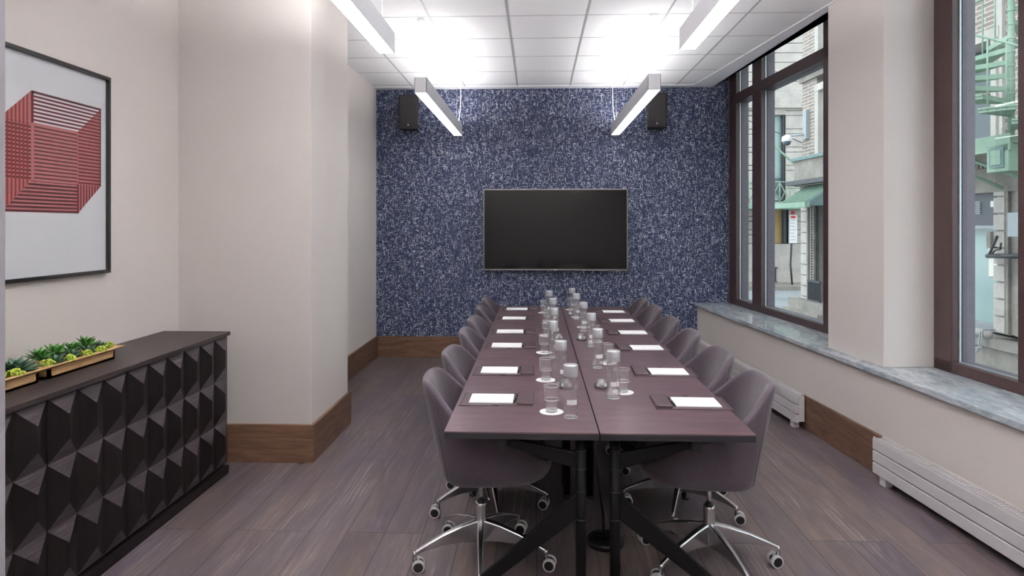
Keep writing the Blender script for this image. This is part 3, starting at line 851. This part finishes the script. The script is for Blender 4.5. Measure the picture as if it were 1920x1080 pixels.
def kids(root, nm): return [o for o in root.children if o.name.split('.')[0] == nm]
def pose_base(root, ang, flip):      # ang: world angle of the first leg; wheels roll mostly along world x
    rz = root.rotation_euler.z
    rr = random.Random(int(ang*1000)+7)
    for k, l in enumerate(sorted(kids(root, 'base_leg'), key=lambda o: o.name)):
        l.rotation_euler = (0, 0, ang+k*2*PI/5-rz)
    for k, c in enumerate(sorted(kids(root, 'caster'), key=lambda o: o.name)):
        a = ang+k*2*PI/5-rz
        c.location = (.300*math.cos(a), .300*math.sin(a), 0)
        c.rotation_euler = (0, 0, flip + rr.uniform(-.28, .28) - rz)
which = ['nearest the camera', 'second from the camera', 'third from the camera', 'fourth from the camera', 'fifth from the camera', 'farthest from the camera']
ys = [2.87, 3.43, 4.09, 4.62, 5.26, 5.84]
xl = [-.250, -.245, -.24, -.24, -.245, -.245]
ysr = [2.87, 3.45, 4.09, 4.66, 5.30, 5.88]
xr = [.765, .77, .765, .76, .76, .755]
rotl = [.04, -.05, .03, -.04, .05, -.03]; rotr = [-.04, .03, -.05, .02, .04, -.04]
angl = [-PI/2+.07, -PI/2+.2, -PI/2-.4, -1.2, -.9, -1.4]; angr = [-PI/2+.30, -PI/2-.35, -1.1, -1.9, -1.3, -1.6]
for i in range(6):
    c = proto if i == 0 else copy_tree(proto)
    c.location = (xl[i], ys[i], 0); c.rotation_euler = (0, 0, rotl[i])
    tag(c, 'plum grey upholstered swivel chair on the left side of the table, %s' % which[i], 'chair', 'conference chairs around the table')
    pose_base(c, angl[i], 0 if i % 2 else PI)
for i in range(6):
    c = copy_tree(proto)
    c.location = (xr[i], ysr[i], 0); c.rotation_euler = (0, 0, PI+rotr[i])
    tag(c, 'plum grey upholstered swivel chair on the right side of the table, %s' % which[i], 'chair', 'conference chairs around the table')
    pose_base(c, angr[i], PI if i % 2 else 0)

# ------------------------------------------------------------------ writing folders, pens
def folder_proto():
    r = empty('writing_folder')
    # local: chair side at -x, flap at +x, 0.314 x 0.20
    MB().box(-.157,-.10,0,.157,.10,.004).build('cover', M['leather'], r, bevel=.0015)
    st = MB().box(-.150,-.094,.004,-.146,.094,.0045); st.build('stitched_edge', M['edge'], r)
    MB().box(.088,-.096,.004,.155,.096,.016).build('flap', M['leather'], r, bevel=.003)
    MB().box(-.118,-.070,.004,.070,.070,.0075).build('notepad', M['paper'], r)
    MB().box(-.015,-.103,.001,.012,-.097,.0055).build('clasp', M['blackp'], r)
    return r
def pen_proto():
    b = MB().tube([(.0,-.065,.0042),(0,-.055,.0042),(0,.055,.0042),(0,.066,.0042)], [.0015,.0042,.0042,.003], 12)
    o = b.build('pen', M['blackp'])
    MB().box(-.001,.02,.0078,.001,.062,.0095).build('clip', M['chrome'], o)
    MB().tube([(0,-.001,.0042),(0,.003,.0042)], .0046, 12).build('ring', M['chrome'], o)
    return o
fp = folder_proto(); pp = pen_proto()
fl = [(866,1006,762),(887.5,1003,704.5),(907.8,1002.2,654.6),(919,1001.4,627.2),(931.4,1003,601),(941,1003.6,582.8)]
LY = [2.69, 3.24, 3.935, 4.465, 5.12, 5.70]; LX = [-.170, -.169, -.163, -.164, -.158, -.152]
RY = [2.665, 3.24, 3.89, 4.455, 5.02, 5.55]; RX = [.655, .655, .655, .655, .652, .650]
first = True
for side in (0, 1):
    for i in range(6):
        y = (LY if side == 0 else RY)[i]+.10; x = (LX if side == 0 else RX)[i]
        f = fp if first else copy_tree(fp); p = pp if first else copy_tree(pp); first = False
        jit = random.uniform(-.02, .02); rz = (0 if side == 0 else PI)+jit
        f.location = (x, y, TZ); f.rotation_euler = (0, 0, rz)
        sd = 'left' if side == 0 else 'right'
        tag(f, 'dark leather writing folder with white notepad on the %s tables, %s' % (sd, which[i]), 'folder', 'writing folders laid out on the tables')
        d = .079; p.location = (x+d*math.cos(rz), y+d*math.sin(rz), TZ+.0042); p.rotation_euler = (0, 0, rz+(.06 if side else -.10))
        tag(p, 'slim pen in the writing folder on the %s tables, %s' % (sd, which[i]), 'pen', 'pens lying in the writing folders')
        # folded mirror so that the flap always faces the seam and the clasp faces the camera
        if side == 1:
            for ch in f.children:
                if ch.name.startswith('clasp'): ch.rotation_euler = (0, 0, 0)

# ------------------------------------------------------------------ bottles, glasses, coasters
def bottle_proto():
    r = empty('water_bottle')
    b = MB().lathe([(.004,.006),(.018,.002),(.026,.0),(.0285,.004),(.029,.012),(.029,.160),(.028,.168),(.026,.171)], 40)
    b.build('body', M['water'], r)
    MB().lathe([(.0285,.166),(.0292,.168),(.0292,.208),(.0280,.211)], 40).build('cap', M['cap'], r)
    MB().tube([(.0262*math.cos(2*PI*i/36), .0262*math.sin(2*PI*i/36), .004) for i in range(37)], .0022, 8).build('base_rim_highlight', M['thick_highlight'], r)  # whitened ring paints the bright highlight around the bottle base
    lb = MB(); n = 8; vs = []
    for z in (.058, .078):
        for i in range(n+1):
            a = -PI/2-.55+1.5*i/n+.25; vs.append((.0293*math.cos(a), .0293*math.sin(a), z))
    lb.add(vs, [(i,i+1,n+2+i,n+1+i) for i in range(n)], 0, True)
    lb.build('label_sticker', M['sign_white'], r, fixn=False)
    return r
def glass_proto():
    r = empty('drinking_glass')
    N = 64; b = MB(); vs = []; fs = []
    prof = [(.020,.0,0),(.0245,.002,0),(.0255,.010,1),(.0262,.045,1),(.0268,.0465,1),(.0315,.052,1),(.0322,.058,1),(.0325,.098,1),(.0325,.1045,0),(.0315,.106,0),(.0305,.104,0),(.0303,.056,0),(.0298,.053,0),(.0245,.047,0),(.0238,.016,0),(.021,.012,0)]
    for (rad, z, fl_) in prof:
        for k in range(N):
            a = 2*PI*k/N; rr = rad-(.0009*(0.5-.5*math.cos(a*20)) if fl_ else 0); vs.append((rr*math.cos(a), rr*math.sin(a), z))
    for i in range(len(prof)-1):
        for k in range(N):
            k2 = (k+1) % N; fs.append((i*N+k,i*N+k2,(i+1)*N+k2,(i+1)*N+k))
    fs.append(tuple(range(N))[::-1]); fs.append(tuple((len(prof)-1)*N+k for k in range(N)))
    b.add(vs, fs, 0, True); b.build('bowl', M['tumbler'], r)
    ring = lambda R0, z, q: MB().tube([(R0*math.cos(2*PI*i/36), R0*math.sin(2*PI*i/36), z) for i in range(37)], q, 8)
    ring(.0315, .1052, .0012).build('rim', M['thick_highlight'], r)  # rim, step and base carry a painted white highlight
    ring(.0300, .0505, .0016).build('step', M['thick_highlight'], r)
    MB().lathe([(.019,.0),(.0235,.002),(.0235,.009),(.019,.011)], 32).build('base', M['thick_highlight'], r)
    return r
bp, gp = bottle_proto(), glass_proto()
cp_ = MB().lathe([(.0485,0),(.0485,.0014)], 40, smooth=False).build('paper_coaster', M['coaster'])
th = math.radians(2.195)
def at(px, fw):
    q = (px-960)/1200*fw; return (q*math.cos(th)-fw*math.sin(th), q*math.sin(th)+fw*math.cos(th))
BL = [(1070,2.53),(1051.5,3.06),(1036.6,3.69),(1039.5,4.27),(1037.3,4.85),(1029.7,5.40)]
BR = [(1150.4,2.815),(1121,3.41),(1109,4.02),(1094.3,4.6),(1081,5.18),(1072.6,5.62)]
GL = [(1034,2.613),(1023.5,3.15),(1020.4,3.83),(1025,4.416),(1027,5.0),(1019,5.58)]
GR = [(1168,2.918),(1139.8,3.54),(1117,4.19),(1094,4.79),(1082,5.32),(1070,5.79)]
first = True
for sd, BB, GG in (('left', BL, GL), ('right', BR, GR)):
    for i in range(6):
        bo = bp if first else copy_tree(bp); gl = gp if first else copy_tree(gp); co = cp_ if first else copy_tree(cp_); first = False
        x, y = at(*BB[i]); bo.location = (x, y, TZ); bo.rotation_euler = (0, 0, random.uniform(-.3, .5))
        tag(bo, 'clear water bottle with a silver cap, %s row, %s' % (sd, which[i]), 'bottle', 'water bottles down the middle of the tables')
        x, y = at(*GG[i]); co.location = (x, y, TZ); gl.location = (x, y, TZ+.0014); gl.rotation_euler = (0,0,random.uniform(0,1))
        tag(co, 'round white paper coaster under the drinking glass, %s row, %s' % (sd, which[i]), 'coaster', 'white coasters under the glasses')
        tag(gl, 'clear stepped drinking glass on a coaster, %s row, %s' % (sd, which[i]), 'glass', 'drinking glasses down the middle of the tables')

# power domes
def dome_proto():
    r = empty('power_dome')
    b = MB().lathe([(.033,0),(.034,.006),(.0325,.018),(.027,.031),(.018,.040),(.008,.044),(.001,.0445)], 32)
    b.build('housing', M['dome'], r)
    for a in (-PI/2-.55, -PI/2+.45):
        s = MB(); u_ = Vector((math.cos(a), math.sin(a), .45)).normalized(); c0 = Vector((math.cos(a)*.031, math.sin(a)*.031, .020))
        s.tube([tuple(c0-u_*.003), tuple(c0+u_*.0022)], .0085, 20, 0, False); so = s.build('socket', M['cap'], r)
        t_ = Vector((-math.sin(a), math.cos(a), 0)); v_ = u_.cross(t_)*-1
        h = MB()
        for (du, dv) in ((-.0032,-.002),(.0032,-.002),(0,.004)):
            c1 = c0+t_*du+v_*dv; h.tube([tuple(c1), tuple(c1+u_*.0028)], .0013, 6)
        h.build('socket_holes', M['blackp'], so)
    return r
dp = dome_proto()
DM = [(1128,3.0,'grey power dome beside the nearest bottle in the right row'),(1061,3.0,'grey power dome just behind the nearest bottle in the left row'),
      (1090,4.26,'grey power dome on the middle right table'),(1046,4.26,'grey power dome on the middle left table behind a bottle'),(1070,5.43,'grey power dome on the far right table')]
for i, (px, fw, lab) in enumerate(DM):
    d = dp if i == 0 else copy_tree(dp)
    x, y = at(px, fw); d.location = (x, y, TZ); d.rotation_euler = (0,0,.1*i)
    tag(d, lab, 'power outlet', 'power domes on the tables')

# ------------------------------------------------------------------ outside
G = -.4
b = MB().box(3.05, -6, G-.2, 30, 30, G); b.box(-6, 7.6, G-.2, 3.05, 30, G)
struct(b.build('ground', M['street']), 'grey wet pavement outside')
b = MB().box(4.5, 19.0, G, 14, 20.5, G+.12); struct(b.build('kerb', M['stone_d']), 'stone kerb and pavement at the far side of the street')

# building across the alley, face n = 6.7
NB = 6.7
r = tag(empty('corner_building', UN(9, NB, G)), 'stone and brick building across the alley with pilasters and green ironwork', 'building')
o0 = UN(9, NB, G)
fo = lambda u, n, z: tuple(a-c for a, c in zip(UN(u, n, z), o0))
MB(fo).box(0, NB+.35, G, 13.3, NB+4, 11).build('wall', M['brick'], r)
b = MB(fo)       # brick piers and stone facing leaving window openings
b.box(12.72, NB+.02, 2.3, 13.3, NB+.36, 11); b.box(9.6, NB+.02, 2.3, 11.6, NB+.36, 11); b.box(7.0, NB+.02, 2.2, 8.05, NB+.36, 11); b.box(2, NB+.02, 2.2, 6.2, NB+.36, 11)
b.build('brick_pier', M['brick'], r)
b = MB(fo)
b.box(2, NB-.02, 1.94, 13.32, NB+.36, 2.32); b.box(2, NB-.14, 2.32, 13.34, NB+.36, 2.42)     # lintel band
b.box(2, NB-.02, 2.42, 9.6, NB+.30, 2.56)
k = 7.2
while k < 9.6: b.box(k, NB-.10, 2.26, k+.035, NB, 2.32); k += .07
b.box(12.0, NB-.06, 4.50, 13.3, NB+.3, 4.72); b.box(11.6, NB-.14, 4.62, 13.34, NB+.3, 4.74); b.box(11.5, NB-.03, 6.2, 13.3, NB+.3, 6.35)
b.build('stone_band', M['stone_d'], r)
def quoins(u0, u1, z0, z1, nm='quoin_pier'):
    b = MB(fo); b.box(u0+.01, NB+.02, z0, u1-.01, NB+.36, z1); z = z0; hgt = .222
    while z < z1-.02:
        b.box(u0, NB-.02, z+.012, u1, NB+.05, min(z+hgt-.012, z1)); z += hgt
    b.build(nm, M['stone'], r)
quoins(7.975, 8.150, .1, 1.94); quoins(13.05, 13.30, -.2, 1.94); quoins(5.0, 5.6, .1, 1.94)
b = MB(fo)
b.box(2, NB-.04, G, 13.33, NB+.36, -.10); b.box(2, NB-.10, -.10, 9.0, NB+.36, .02); b.box(12.0, NB-.35, G, 13.45, NB+.1, -.22); b.box(12.0, NB-.25, -.22, 13.38, NB+.1, -.02)
b.build('stone_base', M['stone_d'], r)
b = MB(fo)
for i in range(9):
    a = PI*i/8; 
pts = [fo(u, NB-.10, .07) for u in (8.12, 9.6)]
b2 = MB(); b2.tube(pts, .055, 14); b2.build('rounded_ledge', M['stone'], r)
def pilaster(u0, u1, z0, z1):
    b = MB(fo); w = (u1-u0)
    b.box(u0, NB+.03, z0, u1, NB+.36, z1)
    b.box(u0, NB-.01, z0, u0+w*.12, NB+.1, z1); b.box(u1-w*.12, NB-.01, z0, u1, NB+.1, z1); b.box(u0+w*.42, NB-.01, z0, u0+w*.58, NB+.1, z1)
    z = z0
    while z < z1: b.box(u0+w*.2, NB, z, u0+w*.38, NB+.06, z+.03); z += .055
    b.build('pilaster', M['stone_d'], r)
pilaster(7.60, 7.975, .1, 1.94); pilaster(12.78, 13.05, -.1, 1.94); pilaster(6.9, 7.5, .1, 1.94)
# ground floor openings
w = MB(fo).box(8.15, NB+.30, .1, 9.6, NB+.34, 1.46).build('shop_window', M['pale_glass'], r)
MB(fo).box(8.155, NB+.28, .80, 8.60, NB+.299, 1.30).build('ivory_panel', M['blind'], w)
MB(fo).box(8.15, NB+.22, .05, 9.6, NB+.3, .16).build('window_rail', M['grey_lamp'], w)
tr = MB(fo).box(8.15, NB+.10, 1.46, 9.6, NB+.34, 1.94).build('transom_panel', M['dark_panel'], r)
b = MB(fo)
for i in range(7): b.box(8.51, NB+.085, 1.66+.026*i, 8.64, NB+.10, 1.676+.026*i)
b.build('vent_louvre', M['grey_lamp'], tr); MB(fo).box(8.27, NB+.085, 1.75, 8.33, NB+.10, 1.83).build('white_plate', M['sign_white'], tr)
MB(fo).box(8.15, NB+.095, 1.46, 9.6, NB+.11, 1.50).build('panel_trim', M['grey_lamp'], tr)
MB(fo).box(8.155, NB-.06, 1.20, 8.22, NB+.05, 1.42).build('junction_box', M['stone_d'], r)
w = MB(fo).box(11.0, NB+.30, 0, 12.78, NB+.34, 1.94).build('tall_window', M['dark_glass'], r)
g = MB(fo)
for i in range(14): g.box(12.35+.035*i-.0, NB-.12, -.02, 12.362+.035*i, NB-.10, .38)
g.box(12.33, NB-.125, .36, 12.82, NB-.095, .40); g.box(12.33, NB-.125, -.02, 12.82, NB-.095, .01); g.build('iron_grate', M['iron'], r)
# upper windows
for (u0, u1, z0, z1) in ((11.6, 12.72, 2.6, 4.35), (11.6, 12.72, 4.85, 6.2), (8.05, 9.6, 2.62, 4.1)):
    fr = MB(fo)
    fr.box(u1-.14, NB-.03, z0, u1, NB+.36, z1); fr.box(u0, NB-.03, z0, u0+.14, NB+.36, z1); fr.box(u0, NB-.04, z1-.14, u1, NB+.36, z1); fr.box(u0, NB-.08, z0-.08, u1, NB+.36, z0+.02)
    fr.box(u1-.24, NB+.06, z0, u1-.14, NB+.36, z1-.14); fr.box(u0+.14, NB+.06, z0, u0+.24, NB+.36, z1-.14)
    w = fr.build('window_surround', M['stone'], r)
    MB(fo).box(u0+.2, NB+.30, z0, u1-.2, NB+.34, z1-.1).build('window_glass', M['dark_glass'], w)
    MB(fo).box(u0+.2, NB+.25, (z0+z1)/2-.04, u1-.2, NB+.31, (z0+z1)/2+.02).build('sash_bar', M['stone_d'], w)
b = MB(fo)       # tan and white surround left of the spiral stair
b.box(8.0, NB-.03, 2.6, 8.10, NB+.36, 6.0); b.build('window_jamb', M['stone'], r)
# canopy over the corner entrance: sloping ribbed sheet roof with gutter, cornice above
b = MB(fo)
b.hexa([(11.9,NB-.62,1.88),(13.15,NB-.62,1.88),(13.1,NB,1.9),(11.9,NB,1.9)], [(11.9,NB-.58,1.95),(13.12,NB-.58,1.95),(12.95,NB,2.34),(11.9,NB,2.34)])
cn = b.build('canopy', M['copper_d'], r)
b = MB(fo)
for i in range(12): 
    u = 11.95+.09*i
    b.hexa([(u,NB-.59,1.95),(u+.014,NB-.59,1.95),(u+.014,NB-.0,2.34),(u,NB,2.34)], [(u,NB-.60,1.975),(u+.014,NB-.60,1.975),(u+.014,NB-.01,2.365),(u,NB-.01,2.365)])
b.build('canopy_rib', M['copper'], cn)
MB(fo).box(11.8, NB-.70, 1.85, 13.22, NB-.60, 1.95).build('gutter', M['copper'], cn)
MB(fo).box(11.8, NB-.30, 2.34, 13.42, NB+.05, 2.43).build('canopy_ledge', M['iron'], cn)
MB(fo).box(11.8, NB-.16, 2.43, 13.30, NB+.05, 2.85).build('carved_frieze', M['stone_d'], cn)
MB(fo).box(11.8, NB-.22, 2.85, 13.36, NB+.05, 2.91).build('moss_moulding', M['copper_d'], cn)

# conduit on the stone base
o = tag(empty('conduit', fo(8.2, NB-.14, 0)), 'bent grey conduit pair hooked over the stone ledge outside the near window', 'pipe')
o.location = UN(8.2, NB-.14, 0)
for k in (0, 1):
    d = .035*k
    pts = [(8.12, NB-.03, .13),(8.16, NB-.165, .14),(8.19-d, NB-.17, .09),(8.20-d, NB-.17, -.05),(8.205-d, NB-.17, -.13+d*1.0),(8.24, NB-.17, -.17+d*1.2),(8.32+d*.5, NB-.17, -.17+d*1.5)]
    q = [tuple(a-c for a, c in zip(UN(*p), UN(8.2, NB-.14, 0))) for p in pts]
    MB().tube(q, .012, 8).build('pipe', M['grey_lamp'], o)
# floodlight bracket near the right mullion
o = tag(empty('outdoor_lamp', UN(7.9, NB-.2, 1.3)), 'grey outdoor floodlight on a triangular bracket seen through the near window', 'lamp')
fl2 = lambda u, n, z: tuple(a-c for a, c in zip(UN(u, n, z), UN(7.9, NB-.2, 1.3)))
MB(fl2).box(7.3, NB-.30, 1.36, 7.60, NB-.12, 1.66).build('lamp_box', M['grey_lamp'], o, bevel=.01)
MB().tube([fl2(8.15, NB-.10, 1.10), fl2(7.3, NB-.35, 1.14)], .030, 8).build('bracket_arm', M['iron'], o)
MB().tube([fl2(8.12, NB-.10, 1.12), fl2(7.85, NB-.22, 1.36)], .018, 8).build('bracket_strut', M['iron'], o)
MB().tube([fl2(8.0, NB-.16, 1.14), fl2(7.9, NB-.2, 1.19), fl2(7.8, NB-.22, 1.2), fl2(7.75, NB-.25, 1.28)], .012, 8).build('cable', M['iron'], o)

# spiral stair
px_, py_, _ = UN(7.16, 6.08, 0)
r = tag(empty('spiral_staircase', (px_, py_, 2.5)), 'pale green iron spiral staircase outside the near window', 'staircase')
MB().lathe([(.034,-.25),(.034,3.2)], 18).build('pole', M['copper'], r)
b = MB()
for i in range(14): b.lathe([(.042,0),(.042,.012)], 18, 0, (0,0,.2+i*.16))
b.build('pole_collar', M['copper'], r)
R = .66; da = math.radians(27); a0 = math.radians(250)
prev = None
rail = []
for i in range(16):
    a = a0 - da*i; z = .13+.155*i
    b = MB(); n = 6
    top = [(.03*math.cos(a), .03*math.sin(a))]+[(R*math.cos(a+da*1.15*(j/n-.5)), R*math.sin(a+da*1.15*(j/n-.5))) for j in range(n+1)]
    b.prism(top, z, z+.02); b.prism([(p[0]*.98, p[1]*.98) for p in top], z-.035, z-.0001)
    tr = b.build('tread', M['copper'], r)
    for q in (-.28, .28):
        aa = a+da*q; x, y = (R-.02)*math.cos(aa), (R-.02)*math.sin(aa)
        MB().tube([(x,y,z-.02),(x,y,z+.74-.155*q)], .0095, 8).build('baluster', M['copper'], tr)
        rail.append((x, y, z+.74-.155*q, -aa))
rail.sort(key=lambda t: t[3])
MB().tube([t[:3] for t in rail], .014, 8).build('handrail', M['copper'], r)
pf = lambda u, n, z: tuple(a-c for a, c in zip(UN(u, n, z), (px_, py_, 2.5)))
MB(pf).box(7.0, 5.95, 2.44, 9.2, NB-.13, 2.52).build('landing', M['copper'], r)
MB(pf).box(7.0, 5.93, 2.36, 9.2, 5.96, 2.55).build('landing_edge', M['copper'], r)
nb = MB(pf).box(7.02, 5.93, 2.12, 7.34, 6.2, 2.44).build('newel_box', M['copper'], r, bevel=.01)
MB(pf).box(7.08, 5.915, 2.17, 7.28, 5.935, 2.40).build('raised_square', M['copper_d'], nb)
b = MB(pf).box(7.11, 5.905, 2.20, 7.25, 5.92, 2.37); b.build('inner_square', M['copper'], nb, bevel=.004)
MB().tube([pf(7.9, 6.0, 2.40), pf(7.3, 6.55, 1.98)], .022, 8).build('brace', M['copper'], r)
MB().tube([pf(8.5, 6.1, 2.40), pf(7.9, 6.6, 1.98)], .022, 8).build('brace', M['copper'], r)

# building at the end of the street, face y = 20.5
YB2 = 20.5
r = tag(empty('limestone_building', (7.5, YB2, G)), 'pale banded limestone building closing the street behind the far window', 'building')
f2 = lambda x, y, z: (x-7.5, y-YB2, z-G)
MB(f2).box(3.0, YB2+.35, G, 12, YB2+3, 12).build('wall', M['stone'], r)
b = MB(f2); z = 2.35
rows = [(.93,1.21),(1.21,1.37),(1.37,1.64),(1.64,1.79),(1.79,2.0)]
def course(x0, x1, z0, z1, g=.012): b.box(x0, YB2, z0+g, x1, YB2+.36, z1-g)
for (a, c) in rows: course(7.95, 12, a, c); course(3, 6.9, a, c)
b.box(7.9, YB2+.05, .9, 12, YB2+.3, 2.1); b.box(7.84, YB2+.05, 2.2, 12, YB2+.3, 5.4); b.box(3, YB2+.05, 5.3, 12, YB2+.3, 12)
b.box(3, YB2-.04, G, 7.40, YB2+.36, .92); b.box(7.40, YB2-.04, G, 12, YB2+.36, .92)
b.box(3, YB2-.10, 2.0, 12, YB2+.36, 2.25)
z = 2.25; alt = 0
while z < 5.3:
    h = .42 if alt % 2 == 0 else .155
    course(7.86, 12, z, z+h); course(3, 7.0, z, z+h); z += h; alt += 1
b.box(3, YB2-.12, 5.20, 12, YB2+.36, 5.32); b.box(3, YB2-.04, 5.32, 12, YB2+.36, 5.75)
z = 5.75
while z < 11.8: course(3, 12, z, z+.30); z += .30
b.box(7.0, YB2, 5.0, 7.86, YB2+.36, 5.3)
b.build('coursed_stone', M['stone'], r)
w = MB(f2).box(7.0, YB2+.2, 2.3, 7.86, YB2+.3, 5.1).build('window', M['pale_glass'], r)
MB(f2).box(7.78, YB2+.05, 2.3, 7.86, YB2+.3, 5.1).build('window_jamb', M['iron'], w)
MB(f2).box(7.0, YB2+.12, 2.5, 7.8, YB2+.19, 3.0).build('sash', M['dark_glass'], w)
w = MB(f2).box(6.9, YB2+.2, .93, 7.95, YB2+.3, 2.0).build('window', M['tan'], r)
MB(f2).box(7.80, YB2+.05, .93, 7.95, YB2+.3, 2.0).build('window_jamb', M['iron'], w)
g = MB(f2)
for i in range(9): g.box(7.02+.06*i, YB2-.09, -.28, 7.045+.06*i, YB2-.05, .18)
g.box(7.0, YB2-.1, .15, 7.56, YB2-.04, .20); g.box(7.0, YB2-.1, -.3, 7.56, YB2-.04, -.26); g.build('basement_grate', M['iron'], r)
# green iron balcony
o = tag(empty('iron_balcony', (7.0, YB2-.6, 2.0)), 'green iron balcony with crossed railing above the street', 'balcony')
f3 = lambda x, y, z: (x-7.0, y-YB2+.6, z-2.0)
MB(f3).box(5.5, YB2-1.3, 2.0, 8.75, YB2-.12, 2.13).build('floor_slab', M['copper'], o)
b = MB(f3); yv = YB2-1.25
for zz in (2.18, 2.78): b.box(5.5, yv-.015, zz, 8.75, yv+.015, zz+.03)
b.build('rail', M['copper'], o)
b = MB(f3); x = 5.7
while x < 8.7:
    b.tube([(x, yv, 2.2),(x+.3, yv, 2.78)], .014, 6); b.tube([(x+.3, yv, 2.2),(x, yv, 2.78)], .014, 6); b.tube([(x, yv, 2.15),(x, yv, 2.8)], .016, 6); x += .3
b.build('crossed_bars', M['copper'], o)
MB().tube([(6.9-7.0, -.6, 2.0), (8.3-7.0, -.3, 1.2-.3)], .03, 6).build('stay_rod', M['copper'], o)
# parking sign
o = tag(empty('street_sign', (7.68, 19.6, G+.12)), 'tall narrow white street sign on a bent grey pole', 'sign')
MB().tube([(.02,0,0),(-.03,0,.6),(.0,0,1.2),(.02,0,1.7),(.05,0,2.1)], .03, 8).build('pole', M['iron'], o)
MB().box(-.08,-.05,1.25,.15,-.03,2.1).build('sign_plate', M['sign_white'], o, bevel=.005)
b = MB()
for i in range(7): b.box(-.06+.01*(i%2), -.054, 1.34+.1*i, .11-.02*(i%3), -.0501, 1.365+.1*i)
b.build('sign_lettering', M['grid'], o)
MB().box(-.04,-.056,2.0,.10,-.0505,2.07).build('sign_header', M['sign_red'], o)
MB().lathe([(.05,0),(.05,.08),(.02,.1)], 12, 0, (.04,0,2.12)).build('sign_top', M['sign_red'], o)
# security camera on the corner
o = tag(empty('security_camera', UN(13.32, NB-.1, 3.3)), 'white dome security camera on a bracket at the building corner', 'camera')
fc = lambda u, n, z: tuple(a-c for a, c in zip(UN(u, n, z), UN(13.32, NB-.1, 3.3)))
MB(fc).box(13.0, NB-.06, 3.3, 13.14, NB+.02, 3.9).build('junction_box', M['grey_lamp'], o)
MB().tube([fc(13.1, NB-.05, 3.40), fc(13.42, NB-.22, 3.42)], .025, 8).build('arm', M['grey_lamp'], o)
q = fc(13.42, NB-.26, 3.30); MB().lathe([(.03,.14),(.10,.10),(.11,.0),(.10,-.01)], 18, 0, q).build('hood', M['sign_white'], o)
MB().lathe([(.085,-.005),(.075,-.06),(.03,-.09),(.005,-.095)], 18, 0, q).build('dome', M['dark_glass'], o)
# overhead cable
o = MB().tube([UN(13.2, NB-.1, 2.45), (7.2, 16.5, 3.4), (6.2, 20.4, 5.0)], .012, 6).build('overhead_cable', M['iron']); tag(o, 'thin dark cable slanting across the street outside the far window', 'cable')

bpy.data.materials.remove(M['cushion'])
